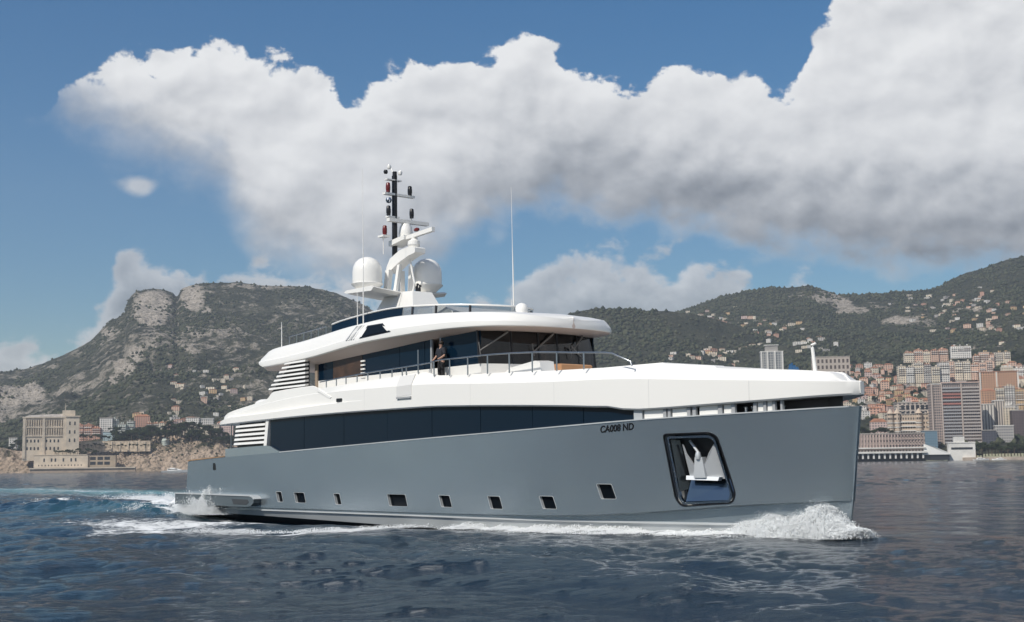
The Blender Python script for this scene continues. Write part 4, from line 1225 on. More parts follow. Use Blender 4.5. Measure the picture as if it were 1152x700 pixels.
# ---- side rail on the upper deck bulwark
rz = cur([(14.2, 6.36), (18, 6.54), (22.75, 6.68), (23.3, 6.74), (26.1, 6.74), (28.7, 6.67), (31.1, 6.50), (32.6, 6.40)])
rail_y = lambda x: -(float(beam_at(x, *LV_W)) - .22)
tr = MB()
xs_ = list(np.linspace(14.2, 32.4, 50))
tr.tube([(x, rail_y(x), rz(x)) for x in xs_] + [(32.75, rail_y(32.7), 6.36), (33.55, rail_y(33.4), 6.02), (33.6, rail_y(33.4), 5.86)], .030, 8)
rl = tr.build('side_rail', M_STEEL, yacht, 50)
posts = [(14.75, 0), (15.6, 0), (16.4, 0), (17.3, 0), (18.15, 0), (19.1, 0), (20.0, 0), (20.75, 0), (21.05, 0), (21.9, .62), (23.0, 0), (24.05, 0), (25.2, 0), (26.4, 0), (27.65, 0), (28.9, 0), (30.15, 0), (31.45, 0)]
for x, up in posts:
    MB().tube([(x, rail_y(x), ztp(x) - .05), (x, rail_y(x), rz(x) + up)], .028, 8).build('rail_post', M_STEEL, rl)

# ---- bow: jackstaff with light, a folded blue pennant
MB().tube([(39.35, -.2, 5.25), (39.25, -.2, 6.20), (39.22, -.2, 6.28), (39.36, -.15, 6.34)], [.07, .055, .05, .04], 8).build('bow_staff', M_WHITE, yacht, 50)
fb = MB()
fb.tube([(38.7, -.6, 5.3), (38.7, -.6, 5.72)], .03, 6)
for k in range(3):
    fb.hexa([(38.6 + .10 * k, -.75 + .1 * k, 5.28), (38.72 + .10 * k, -.66 + .1 * k, 5.28), (38.76 + .1 * k, -.6 + .1 * k, 5.28), (38.62 + .1 * k, -.70 + .1 * k, 5.28), (38.66 + .05 * k, -.70 + .06 * k, 5.66 - .06 * k), (38.72 + .05 * k, -.64 + .06 * k, 5.7 - .06 * k), (38.74 + .05 * k, -.6 + .06 * k, 5.7 - .06 * k), (38.68 + .05 * k, -.66 + .06 * k, 5.66 - .06 * k)])
fb.build('furled_pennant', mat('blue_cloth', (.03, .10, .22), .8), yacht)

# ---- registration lettering on the bow
fc = bpy.data.curves.new('registration_number', 'FONT'); fc.body = 'CA008 ND'; fc.size = .42; fc.extrude = .004; fc.shear = .25; fc.offset = .012
fo = bpy.data.objects.new('t', fc); col.objects.link(fo)
dg = bpy.context.evaluated_depsgraph_get(); dg.update()
tm = bpy.data.meshes.new_from_object(fo.evaluated_get(dg)); bpy.data.objects.remove(fo)
wx = max(v.co.x for v in tm.vertices)
for v in tm.vertices:
    x = 32.22 + v.co.x / wx * 1.46; zz = 3.57 + (x - 32.22) * .05 + v.co.y * .78
    v.co = (x, -(hull_b(x, zz) + .008 + v.co.z), zz)
tm.materials.clear(); tm.materials.append(M_BLACK)
lt = bpy.data.objects.new('registration_number', tm); col.objects.link(lt); lt.parent = yacht

# ------------------------------------------------------------------ THE SHORE
def facade(name, wall, win=(.05, .055, .065), px=3.2, pz=3.1, wf=.45, hf=.5, z0=1.0, var=.10):
    """rendered wall with rows of small windows, in metres of the object"""
    if name in MATS: return MATS[name]
    m_ = bpy.data.materials.new(name); m_.use_nodes = True
    gg = G(m_.node_tree); p = m_.node_tree.nodes['Principled BSDF']
    tcn = gg.n('ShaderNodeTexCoord')
    a = gg.n('ShaderNodeSeparateXYZ'); gg.link(tcn.outputs['Object'], a.inputs[0])
    nn = gg.n('ShaderNodeSeparateXYZ'); gg.link(tcn.outputs['Normal'], nn.inputs[0])
    h = gg.m('ADD', gg.m('MULTIPLY', a.outputs[0], gg.m('ABSOLUTE', nn.outputs[1])), gg.m('MULTIPLY', a.outputs[1], gg.m('ABSOLUTE', nn.outputs[0])))
    fx = gg.m('FRACT', gg.m('ADD', gg.m('DIVIDE', h, px), 100.25)); fz = gg.m('FRACT', gg.m('DIVIDE', gg.m('ADD', a.outputs[2], -z0 + 100 * pz), pz))
    k = gg.m('MULTIPLY', gg.m('LESS_THAN', fx, wf), gg.m('LESS_THAN', fz, hf))
    k = gg.m('MULTIPLY', k, gg.m('LESS_THAN', gg.m('ABSOLUTE', nn.outputs[2]), .5))
    pos = gg.n('ShaderNodeNewGeometry').outputs['Position']
    nz = gg.noise(pos, .08, 5, .65)
    oi = gg.n('ShaderNodeObjectInfo').outputs['Random']
    f = gg.sstep(gg.m('ADD', gg.m('MULTIPLY', nz, .6), gg.m('MULTIPLY', oi, .4)), .25, .75)
    wc = gg.mix(f, tuple(x * (1 - var * 1.6) for x in wall) + (1,), tuple(min(1, x * (1 + var)) for x in wall) + (1,))
    gg.link(gg.mix(k, wc, (*win, 1)), p.inputs['Base Color'])
    p.inputs['Roughness'].default_value = .8; p.inputs['Specular IOR Level'].default_value = .25
    MATS[name] = m_
    return m_


M_TILE = mat('terracotta_roof', (.33, .15, .085), .9, var=.3, vscale=.2, space='World')
M_FLAT = mat('flat_roof', (.40, .36, .32), .9, var=.2, vscale=.2, space='World')
M_STONE = mat('pale_stone', (.62, .53, .42), .85, var=.14, vscale=.10, space='World')
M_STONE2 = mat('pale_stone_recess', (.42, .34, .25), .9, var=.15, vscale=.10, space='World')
M_DARKWIN = mat('far_window', (.03, .032, .038), .25)
M_CONC = mat('far_white_concrete', (.66, .64, .60), .8, var=.10, vscale=.1, space='World')
M_GREYC = mat('far_grey_concrete', (.34, .32, .30), .85, var=.15, vscale=.1, space='World')
M_REDAW = mat('red_awning', (.40, .17, .14), .8, var=.2)


def site(name, u0, u1, vb, Y, yaw=0.0):
    """an Empty at the foot of a building: x along its front, y away from the viewer; returns it with its width"""
    a, b = at(u0, vb, Y), at(u1, vb, Y)
    p = (a + b) / 2
    o = empty(name, p, -math.atan2(p.x, p.y) * .6 + R(yaw))
    return o, (b - a).length


def hgt(v0, v1, Y): return (v0 - v1) / FPX * Y * 1.02


def gable(x0, x1, y0, y1, z0, z1, over=.4):
    ym = (y0 + y1) / 2; x0 -= over; x1 += over; y0 -= over; y1 += over
    i = (y1 - y0) * .35
    return MB().add([(x0, y0, z0), (x1, y0, z0), (x1, y1, z0), (x0, y1, z0), (x0 + i, ym, z1), (x1 - i, ym, z1)], [(0, 1, 5, 4), (1, 2, 5), (2, 3, 4, 5), (3, 0, 4), (3, 2, 1, 0)])


# ---- the great stone museum on the headland
mu, W_ = site('museum', 27, 87, 511, 1875, 6)
tag(mu, 'huge pale stone museum palace with columned upper storeys on the cliff top', 'museum')
Hm = hgt(511, 471.5, 1875); wl = -W_ / 2; xw = W_ * .76 + wl
MB().box(wl, xw, 0, 26, -9, Hm).build('wall', M_STONE, mu)
wing = MB(); wing.box(xw + .01, W_ / 2, -3, 24, -6, Hm + 1.5); wing.build('pavilion', M_STONE, mu)
MB().box(wl - 1.2, xw - .01, -1.6, 27, Hm - .01, Hm + 1.8).build('cornice', M_STONE, mu)
MB().box(xw - .6, W_ / 2 + 1, -4.2, 25, Hm + 1.52, Hm + 3.2).build('cornice', M_STONE, mu)
MB().loft([[(wl + 2, 2, Hm + 1.8), (xw, 2, Hm + 1.8), (xw, 24, Hm + 1.8), (wl + 2, 24, Hm + 1.8)], [(wl + 8, 9, Hm + 4.4), (xw, 9, Hm + 6.5), (xw, 18, Hm + 6.5), (wl + 8, 18, Hm + 4.4)]]).build('roof', M_FLAT, mu)
MB().box(W_ * .19, W_ * .42, 4, 16, Hm + 1.8, Hm + 11).build('attic_block', M_STONE, mu)
MB().tube([(W_ * .24, 8, Hm + 11), (W_ * .24, 8, Hm + 21)], [.5, .25], 6).build('flagpole', M_STONE, mu)
for z in (Hm * .555, Hm * .795):
    for a_, b_2 in ((.045, .335), (.40, .70)):
        x0, x1 = wl + W_ * a_, wl + W_ * b_2
        rc_ = MB().box(x0, x1, -.06, .2, z, z + Hm * .155).build('loggia', M_STONE2, mu)
        for k in range(7):
            x = x0 + (x1 - x0) * (k + .5) / 7
            MB().tube([(x, -.7, z - .2), (x, -.7, z + Hm * .155 + .2)], .55, 8).build('column', M_STONE, rc_)
for a_ in (.0, .345, .715):
    MB().box(wl + W_ * a_ - .2, wl + W_ * (a_ + .045), -1.3, .1, -6, Hm - .02).build('pilaster', M_STONE, mu)
for z in (Hm * .50, Hm * .74):
    MB().box(wl - .5, xw - .3, -1.0, .1, z - .6, z + .6).build('string_course', M_STONE, mu)


def arch(x, z, w, h, y, par, m_=None, nm='window'):
    P = [(x - w / 2, y, z), (x + w / 2, y, z)] + [(x + w / 2 * math.cos(t), y, z + h - w / 2 + w / 2 * math.sin(t)) for t in (0, .6, 1.2, 1.57, 1.94, 2.54, 3.14)]
    return MB().prism(P, (0, .25, 0)).build(nm, m_ or M_DARKWIN, par)


for z, h in ((Hm * .325, 4.2), (Hm * .115, 4.4)):
    for f in (.08, .145, .21, .275, .42, .49, .56, .63):
        arch(wl + W_ * f, z, 2.1, h, -.08, mu)
for z in (Hm * .80, Hm * .56, Hm * .33):
    for f in (.83, .92): arch(wl + W_ * f, z, 2.0, 5.0, -3.1, mu)

# ---- waterside terrace building under it, and its sea wall
te, W_ = site('terrace_building', 40, 128, 526.5, 1862)
tag(te, 'long low stone terrace building with small square windows at the foot of the museum cliff', 'building')
Ht = hgt(526.5, 512.5, 1862); x0 = -W_ / 2
MB().box(x0, x0 + W_ * .66, 0, 22, -5, Ht).build('wall', M_STONE, te)
MB().box(x0 + W_ * .661, W_ / 2, 2, 22, -5, Ht - 1).build('wall', M_STONE2, te)
MB().box(x0 - .5, x0 + W_ * .65, -.6, 1.2, Ht + .01, Ht + .9).build('parapet', M_STONE, te)
for f in (.125, .215, .262, .36, .455, .51): MB().box(x0 + W_ * f - 1, x0 + W_ * f + 1, -.12, .2, Ht * .50, Ht * .76).build('window', M_DARKWIN, te)
for k in range(14): MB().box(x0 + W_ * (.06 + .04 * k) - .6, x0 + W_ * (.06 + .04 * k) + .6, -.12, .2, Ht * .16, Ht * .27).build('window', M_DARKWIN, te)
for f in (.72, .81, .895):
    for z in (.22, .60): MB().box(x0 + W_ * (f - .034), x0 + W_ * (f + .034), 1.8, 2.2, Ht * z, Ht * (z + .24)).build('window', M_DARKWIN, te)
sw_, W_ = site('sea_wall', 36, 150, 533.2, 1850)
tag(sw_, 'pinkish stone sea wall with a projecting ledge below the terrace building', 'sea wall')
MB().box(-W_ / 2, W_ / 2, 0, 14, -3, hgt(533.2, 527.5, 1850)).build('wall', mat('sea_wall_stone', (.44, .34, .26), .9, var=.2, vscale=.1, space='World'), sw_)
MB().box(-W_ / 2 - 1, W_ / 2, -1.5, 13, hgt(533.2, 527.5, 1850) + .01, hgt(533.2, 526.3, 1850)).build('ledge', M_STONE, sw_)
rw, W_ = site('retaining_wall', 86, 168, 502, 1915, -3)
tag(rw, 'long tan retaining wall of buttressed stone above the cliff, right of the museum', 'wall')
MB().box(-W_ / 2, W_ / 2, 0, 6, -8, hgt(502, 496.5, 1915)).build('wall', mat('wall_rubble', (.54, .44, .33), .9, var=.35, vscale=.22, space='World'), rw)
for k in range(9): MB().box(-W_ / 2 + W_ * (k + .3) / 9, -W_ / 2 + W_ * (k + .3) / 9 + 1.4, -.9, .1, -8, hgt(502, 497.2, 1915)).build('buttress', M_STONE, rw)


def block(name, u0, u1, vb, vt, Y, depth, wm, label, cat='building', roof=None, rh=0.0, yaw=0.0, extra=None, group=None, drop=8, **kw):
    o, W_ = site(name, u0, u1, vb, Y, yaw); h = hgt(vb, vt, Y)
    tag(o, label, cat, group)
    MB().box(-W_ / 2, W_ / 2, 0, depth, -drop, h).build('wall', wm, o)
    if roof is not None:
        if rh > 0: gable(-W_ / 2, W_ / 2, 0, depth, h + .01, h + rh).build('roof', roof, o)
        else: MB().box(-W_ / 2 - .4, W_ / 2 + .4, -.5, depth + .4, h + .01, h + 1.0).build('roof', roof, o)
    if extra: extra(o, W_, h)
    return o


def row_of(name, u0, u1, vb, vt, Y, depth, walls, label, cat, roofs, n, seed, yaw=0.0):
    """one long terrace made of joined wings of uneven height and depth"""
    o, W_ = site(name, u0, u1, vb, Y, yaw); h = hgt(vb, vt, Y); q = random.Random(seed)
    tag(o, label, cat)
    ed = [0] + sorted((k + q.uniform(-.25, .25)) / n for k in range(1, n)) + [1]
    for k in range(n):
        x0, x1 = -W_ / 2 + W_ * ed[k] + .02, -W_ / 2 + W_ * ed[k + 1] - .02
        hh = h * q.uniform(.66, 1.06); y0 = q.uniform(-3, 3)
        wl_ = MB().box(x0, x1, y0, depth + y0, -9, hh).build('wing', walls[q.randrange(len(walls))], o)
        rf = roofs[q.randrange(len(roofs))]
        if rf is M_TILE: gable(x0, x1, y0, depth + y0, hh + .01, hh + 2.4).build('roof', rf, wl_)
        else: MB().box(x0 - .2, x1 + .2, y0 - .3, depth + y0, hh + .01, hh + .8).build('roof', rf, wl_)
        for j in range(2):
            f = q.uniform(.2, .7); MB().box(x0 + (x1 - x0) * f, x0 + (x1 - x0) * (f + .12), y0 + 2, y0 + 5, hh + .3, hh + 3.2).build('roof_hut', walls[0], wl_)
        for z in np.arange(3.2, hh - 2, 3.1):
            if q.random() < .8: MB().box(x0 + .8, x1 - .8, y0 - 1.1, y0 - .01, z, z + .9).build('balcony', M_CONC if q.random() < .5 else M_TOWB[1], wl_)
    return o


M_TOWB = [mat('balcony_grey', (.34, .335, .34), .7), mat('balcony_pale', (.42, .38, .355), .7), mat('balcony_taupe', (.38, .33, .31), .7)]
F_PINK = facade('pink_render', (.60, .36, .27)); F_SALM = facade('salmon_render', (.68, .47, .36)); F_CREAM = facade('cream_render', (.72, .63, .50)); F_OCH = facade('ochre_render', (.62, .44, .25))
F_WHITE = facade('white_render', (.74, .71, .66)); F_MINT = facade('mint_render', (.55, .60, .54)); F_ROSE = facade('rose_render', (.64, .49, .44)); F_GREY = facade('grey_render', (.46, .43, .40)); F_ORANGE = facade('orange_render', (.46, .27, .17))
row_of('old_town_palace', 84, 113, 491, 477.5, 1985, 16, [F_PINK, F_PINK, F_SALM], 'long salmon pink palace right behind the museum', 'palace', [M_TILE], 3, 10, -8)
block('old_town_house', 112, 126, 486, 471, 1990, 14, F_WHITE, 'tall white house beside the salmon pink palace', 'house', M_FLAT)
row_of('old_town_house', 124, 150, 490, 472.5, 2000, 16, [F_MINT, F_WHITE], 'broad pale mint green building behind the cliff-top pines', 'building', [M_FLAT], 3, 11)
block('glass_pavilion', 116, 128, 493, 486, 1970, 8, facade('pale_blue_render', (.45, .58, .62), px=1.6), 'small pale blue pavilion among trees in front of the white house', 'pavilion', M_CONC)
block('old_town_house', 151, 168, 482, 469, 2040, 14, F_PINK, 'pink house with tiled roof left above the cliff pines', 'house', M_TILE, 3.5)
row_of('old_town_house', 165, 191, 483, 474, 2030, 12, [F_CREAM, F_PINK], 'low cream row of houses behind the cliff pines', 'house', [M_TILE], 4, 12)
block('old_town_house', 209, 224, 481, 470.5, 2040, 12, F_WHITE, 'white house above the right half of the cliff pines', 'house', M_FLAT)
block('old_town_house', 225, 240, 481, 471.5, 2045, 12, F_WHITE, 'low white house with wide front next to the yacht stern overhang', 'house', M_CONC)
block('old_town_house', 244, 262, 492, 476, 2010, 14, F_ROSE, 'rose pink house partly hidden by the yacht stern', 'house', M_TILE, 3)
block('cliff_villa', 205, 246, 483.5, 478.5, 2000, 10, F_CREAM, 'narrow cream terrace running behind the cliff pines', 'building', M_FLAT)
gh, W_ = site('domed_kiosk', 181, 192, 500, 1945)
tag(gh, 'small pale domed kiosk at the edge of the cliff pines', 'kiosk')
MB().lathe([(6, -4), (6, 4), (6.5, 4.2), (5.6, 7), (3.6, 9.2), (.01, 10)], (0, 0, 0), 16).build('dome', F_MINT, gh, 40)
for u, v, wd in ((10, 493, 9), (-25, 505, 14)):
    block('shore_villa', u, u + wd, v + 6, v, 1975, 9, F_WHITE, 'small white villa on the green slope %s' % ('left of the museum' if u > 0 else 'at the far left shore'), 'villa', M_FLAT)

# ---- the right shore
def tower_extra(o, W_, h):
    n = 19; x0 = -W_ / 2
    for j, (a_, b_2) in enumerate(((.23, .60), (.635, .985))):
        for k in range(n):
            z = 3 + (h - 4.5) * k / n
            r_ = MB().box(x0 + W_ * a_, x0 + W_ * b_2, -1.5, .0, z, z + 1.7).build('balcony', M_REDAW if (k in (13, 15, 16) and j == 0) else M_TOWB[(k * 3 + j) % 3], o)
    for a_ in (.0, .20, .60, .975): MB().box(x0 + W_ * a_ + .2, x0 + W_ * (a_ + .03), -1.9, .05, -3, h + .5).build('pilaster', mat('pinkish_concrete', (.47, .39, .34), .85), o)
    MB().box(x0 + W_ * .22, x0 + W_ * .99, -1.7, 4, h + 1.1, h + 2.4).build('roof_trim', mat('pink_trim', (.55, .40, .34), .8), o)
    MB().box(x0 + W_ * .55, x0 + W_ * .75, 4, 10, h + 1.1, h + 4).build('plant_room', M_GREYC, o)


F_TOW = facade('tower_wall', (.42, .34, .30), (.06, .065, .08), 2.4, 3.1, .6, .55)
block('residential_tower', 1051, 1105, 505, 434, 1560, 22, F_TOW, 'tall slab of flats with two balcony bays and red awnings on the right shore', 'tower block', M_CONC, 0, 4, tower_extra)


def piers(o, W_, h):
    for k in range(15):
        x = -W_ / 2 + W_ * (k + .5) / 15
        MB().box(x - .9, x + .9, -1.5, .4, -6, -.2).build('pier', M_CONC, o)
    MB().box(-W_ / 2 - 1, W_ / 2 + 1, -3.5, 30, -.15, 1.9).build('deck_slab', M_CONC, o)
    MB().box(-W_ / 2 + 2, W_ / 2, -2.2, 30, 5.0, 6.4).build('deck_slab', M_CONC, o)
    for k in range(26):
        x = -W_ / 2 + 2 + (W_ - 3) * (k + .5) / 26
        MB().box(x - .35, x + .35, -.8, .05, 6.45, h - .05).build('pilaster', F_ROSE, o)


po = block('waterfront_centre', 950, 1040, 510, 489, 1478, 26, facade('centre_wall', (.46, .37, .32), (.07, .06, .06), 3.4, 5.5, .5, .45, 6.6), 'long waterfront building on white piers with stacked white terraces on the right shore', 'building', M_FLAT, 0, 2, piers, drop=.1)
MB().box(-45, 45, 6, 26, -11, -.2).build('undercroft', M_BLACK, po)
pv, W_ = site('sail_pavilion', 1040, 1069, 511.5, 1470)
tag(pv, 'white wedge shaped sail roof pavilion at the water between pier building and tower', 'pavilion')
MB().add([(-W_ / 2, 0, 0), (W_ / 2, 0, 0), (W_ / 2, 14, 0), (-W_ / 2, 14, 0), (-W_ / 2, 0, 12), (-W_ / 2, 14, 12), (W_ / 2, 0, 1.2), (W_ / 2, 14, 1.2), (-W_ * .1, -1, 8.5), (-W_ * .1, 14, 9)],
         [(0, 1, 6, 8, 4), (1, 2, 7, 6), (3, 5, 9, 7, 2), (0, 4, 5, 3), (4, 8, 9, 5), (8, 6, 7, 9), (3, 2, 1, 0)]).build('canopy', mat('white_membrane', (.80, .79, .76), .6), pv)
MB().box(-W_ / 2 + 1, W_ / 2 - 1, 2, 13, -6, -.05).build('base', M_DARKWIN, pv)
def pav2(o, W_, h):
    MB().box(-W_ * .28, W_ * .12, 2, 10, h + 1.05, h + 7).build('upper_room', M_CONC, o)
    MB().box(-W_ * .4, W_ * .4, -.15, .2, h * .42, h * .62).build('window', M_DARKWIN, o)
block('beach_club', 1068, 1097, 511, 499, 1472, 14, M_CONC, 'stepped white beach club building at the water in front of the tower', 'building', M_CONC, 0, 0, pav2)
block('glass_office', 1039, 1055, 503, 485.5, 1540, 14, facade('blue_glass', (.10, .16, .21), (.16, .24, .30), 2.2, 3.0, .8, .75), 'blue glass block tucked left of the slab of flats', 'building', M_GREYC)


def hotel_extra(o, W_, h):
    for f in (.06, .20, .66, .90):
        x = -W_ / 2 + W_ * f
        t_ = MB().lathe([(3.6, -6), (3.6, h + 1.0), (4.2, h + 1.2), (.05, h + 7.5)], (x, -1.5, 0), 10).build('turret', F_HOT, o)
        for k in range(4): MB().lathe([(3.75, 2 + k * 5.2), (3.95, 2.2 + k * 5.2), (3.95, 3.0 + k * 5.2), (3.75, 3.1 + k * 5.2)], (x, -1.5, 0), 10).build('balcony_ring', M_CONC, t_)
    for k in range(4): MB().box(-W_ * .28, W_ * .14, -1.6, .05, 3 + k * 5.2, 4.2 + k * 5.2).build('balcony', M_CONC, o)


F_HOT = facade('hotel_wall', (.52, .42, .33), (.08, .07, .065), 3.0, 5.2, .5, .5)
block('turreted_hotel', 1000, 1052, 493, 467, 1590, 20, F_HOT, 'sand coloured hotel with pointed corner turrets and balconies left of the slab of flats', 'hotel', M_FLAT, 0, 3, hotel_extra)
def dark_row(o, W_, h):
    for k in range(7):
        for j in range(2): MB().box(-W_ / 2 + W_ * (.13 + .115 * k), -W_ / 2 + W_ * (.205 + .115 * k), -.2, .3, h * (.35 + .32 * j), h * (.58 + .32 * j)).build('window', M_DARKWIN, o)
block('arcaded_block', 1009, 1056, 476, 454, 1640, 18, facade('arcade_wall', (.50, .43, .37), px=5), 'pale block with two rows of large dark openings above the turreted hotel', 'building', M_FLAT, 0, 2, dark_row)
block('annex_house', 980, 998, 487, 475, 1560, 12, F_ROSE, 'rose coloured house with steep tiled roof left of the turreted hotel', 'house', M_TILE, 4)
block('tower_pair', 1107, 1120, 488, 456, 1600, 16, facade('stripe_white', (.64, .60, .54), (.16, .15, .15), 3.4, 60, .42, .97), 'narrow white tower with dark vertical stripes right of the slab of flats', 'tower block', M_CONC)
block('tower_pair', 1120, 1131, 488, 452, 1605, 16, facade('stripe_cream', (.52, .46, .40), (.14, .13, .13), 2.8, 60, .5, .97), 'taller grey cream tower with dark vertical stripes next to the narrow white one', 'tower block', M_CONC)
block('cream_block', 1131, 1143, 482, 459, 1600, 16, F_CREAM, 'cream coloured block with a pale edge right of the striped towers', 'tower block', M_CONC)
block('dark_block', 1141, 1162, 496, 463, 1575, 20, facade('dark_wall', (.14, .11, .11), (.05, .05, .06), 3, 3.1, .5, .5), 'dark brown block at the right edge of the shore', 'tower block', M_GREYC)
block('slate_block', 1106, 1121, 502, 485, 1550, 14, facade('slate_wall', (.10, .10, .12), (.05, .055, .07), 3, 3.1, .6, .6), 'low slate grey block at the foot of the striped towers', 'building', M_GREYC)
block('grey_office', 1121, 1141, 501, 480, 1552, 14, facade('office_wall', (.42, .40, .38), (.14, .14, .15), 2.6, 3.2, .6, .5), 'grey office block with rows of windows right of the low slate block', 'building', M_CONC)
def orange_extra(o, W_, h):
    for f in (.0, .42, .965): MB().box(-W_ / 2 + W_ * f, -W_ / 2 + W_ * (f + .035), -.8, .3, -4, h).build('pilaster', M_CONC, o)
block('orange_block', 1104, 1146, 447, 419, 1800, 18, F_ORANGE, 'big burnt orange apartment block with pale pilasters above the striped towers', 'apartment block', M_TILE, 0, 0, orange_extra)
row_of('apartment_terrace', 1122, 1175, 458, 434, 1740, 16, [F_CREAM, F_WHITE, F_OCH], 'long cream apartment terrace under the burnt orange block', 'apartment block', [M_FLAT, M_TILE], 5, 3)
block('round_house', 1104, 1120, 452, 440, 1745, 12, F_ORANGE, 'small orange house below the left corner of the burnt orange block', 'house', M_TILE, 3)
row_of('hilltop_terrace', 1012, 1068, 424, 409, 1985, 16, [F_CREAM, F_CREAM, F_WHITE, F_GREY], 'long cream apartment terrace along the hillside above the dense town', 'apartment block', [M_FLAT, M_FLAT, M_TILE], 6, 4, 3)
row_of('hilltop_terrace', 1066, 1116, 421, 407, 2010, 16, [F_CREAM, F_SALM, F_WHITE], 'cream and salmon apartment terrace continuing right along the hillside', 'apartment block', [M_FLAT, M_TILE], 6, 5, -4)
row_of('hilltop_villa', 1018, 1066, 401, 394, 2090, 14, [F_SALM, F_CREAM], 'wide salmon villa row with orange tiled roofs above the hillside terraces', 'villa', [M_TILE], 5, 6)
row_of('hilltop_villa', 1070, 1092, 397, 389, 2130, 12, [F_WHITE], 'white hillside villa right of the wide salmon villa row', 'villa', [M_FLAT, M_TILE], 3, 7)
row_of('hilltop_villa', 1096, 1136, 408, 396, 2080, 14, [F_OCH, F_CREAM, F_SALM], 'ochre and cream hillside buildings joined in a row right of the white villa', 'villa', [M_TILE, M_FLAT], 5, 8)
row_of('hilltop_terrace', 1128, 1180, 423, 413, 1960, 14, [F_WHITE, F_CREAM], 'white flat roofed terrace at the right edge above the burnt orange block', 'apartment block', [M_CONC, M_FLAT], 4, 9)
block('arched_mansion', 914, 956, 416, 402, 1960, 14, facade('mansion_wall', (.54, .47, .41), (.10, .08, .07), 6, 9, .5, .6), 'pale mansion with large dark arches behind the bow staff', 'mansion', M_FLAT)
def grey_tower(o, W_, h):
    for f in (.0, .27, .60, .93): MB().box(-W_ / 2 + W_ * f, -W_ / 2 + W_ * (f + .07), -1.2, .2, -4, h).build('pilaster', M_CONC, o)
    MB().box(-W_ * .28, W_ * .28, 2, 12, h + 1.0, h + 8.5).build('penthouse', M_GREYC, o)
    MB().box(-W_ * .32, W_ * .32, 1, 13, h + 8.6, h + 9.6).build('penthouse_roof', M_CONC, o)
block('lone_tower', 857, 882, 432, 396.5, 1760, 18, facade('lone_wall', (.42, .42, .41), (.13, .14, .16), 3.2, 3.2, .6, .6), 'grey tower block with pale pilasters rising behind the foredeck', 'tower block', M_CONC, 0, 0, grey_tower)

# quay along the right shore
qy = MB(); a_, b_2 = at(1085, 517.2, 1466), at(1240, 515, 1440)
d_ = Vector((b_2.y - a_.y, -(b_2.x - a_.x), 0)).normalized() * -1
P = [a_, b_2, b_2 - d_ * 0 + Vector((0, 40, 0)), a_ + Vector((0, 40, 0))]
qy.prism([(p.x, p.y, -1) for p in P], (0, 0, 4.2))
tag(qy.build('quay', mat('quay_stone', (.44, .36, .29), .9, var=.2, vscale=.1, space='World')), 'tan stone quay along the right shore', 'quay')

# ---- houses of the town and villages: one of each colour, then copies
HOUSE = []; VILLA = []
for LST, KIND in ((HOUSE, 'town_house'), (VILLA, 'hillside_villa')):
  for nm, fm, rf, rh in (('salmon', F_SALM, M_TILE, 2.6), ('pink', F_PINK, M_TILE, 2.4), ('cream', F_CREAM, M_TILE, 2.6), ('ochre', F_OCH, M_TILE, 2.6), ('white', F_WHITE, M_FLAT, 0), ('rose', F_ROSE, M_TILE, 2.4), ('grey', F_GREY, M_FLAT, 0), ('pale cream', F_CREAM, M_FLAT, 0)):
      o = empty(KIND, (0, 0, -500))
      MB().box(-5.5, 5.5, -5, 5, -9, 9).build('wall', fm, o)
      if rh: gable(-5.5, 5.5, -5, 5, 9.01, 9 + rh, .5).build('roof', rf, o)
      else:
          r_ = MB().box(-5.6, 5.6, -5.1, 5.1, 9.01, 9.8).build('roof', rf, o)
          MB().box(-1.6, 1.2, -1, 2, 9.81, 11.6).build('roof_hut', fm, r_)
      LST.append([nm, rh > 0, o, False])
gen = np.random.default_rng(12)


def put_house(H, u, v, weights, label, group, smin, smax, tall=1.0, HOUSE=HOUSE):
    p = H.find(u, v)
    k = int(gen.choice(len(HOUSE), p=np.array(weights) / sum(weights)))
    nm, tiled, proto, used = HOUSE[k]
    o = copy_tree(proto) if used else proto
    HOUSE[k][3] = True
    s_ = gen.uniform(smin, smax)
    o.location = p + Vector((0, 0, 1.0)); o.rotation_euler = (0, 0, -math.atan2(p.x, p.y) * .6 + gen.normal(0, .30))
    o.scale = (s_ * gen.uniform(.8, 1.6), s_, s_ * gen.uniform(.6, 1.1) * tall)
    o['label'] = label % (nm + (' house with tiled roof' if tiled else ' flat roofed house')); o['category'] = 'house'; o['group'] = group


n_h = 0
for row, v in enumerate(np.arange(417, 474, 5.4)):
    u = 948 + (row % 2) * 4
    while u < 1185:
        if not (v < 427 and 1004 < u < 1120) and not (v > 470 and 1050 < u < 1142) and not (1000 < u < 1050 and v > 466):
            put_house(hill_right, u + gen.normal(0, 1.2), v + gen.normal(0, 1.2), [3, 3, 3, 2, 1.5, 2, 1, 2], '%s in the dense old town above the right shore', 'houses of the dense town', .62, 1.05)
            n_h += 1
        u += gen.uniform(7.5, 12.5)
for (uc, vc, a_, b_2, n, txt) in ((800, 360, 50, 9, 46, 'in the village high on the green hill'), (850, 372, 45, 14, 20, 'in the village high on the green hill'), (815, 402, 60, 8, 56, 'on the low slope just above the foredeck line'),
                                  (905, 388, 30, 8, 16, 'on the dark slope beside the lone grey tower'), (1070, 345, 75, 14, 52, 'on the upper slopes below the right hand ridge'), (1110, 368, 60, 14, 34, 'on the upper slopes below the right hand ridge')):
    for k in range(n):
        put_house(hill_right if uc > 830 or vc < 380 else hill_mid, float(np.clip(gen.normal(uc, a_ * .55), 755 if uc < 900 else 870, 1180)), vc + gen.normal(0, b_2 * .6), [2, 1.5, 3, 1.5, 4, 1, 1, 4], '%s ' + txt, 'houses ' + txt, .5, .95, .55, VILLA)
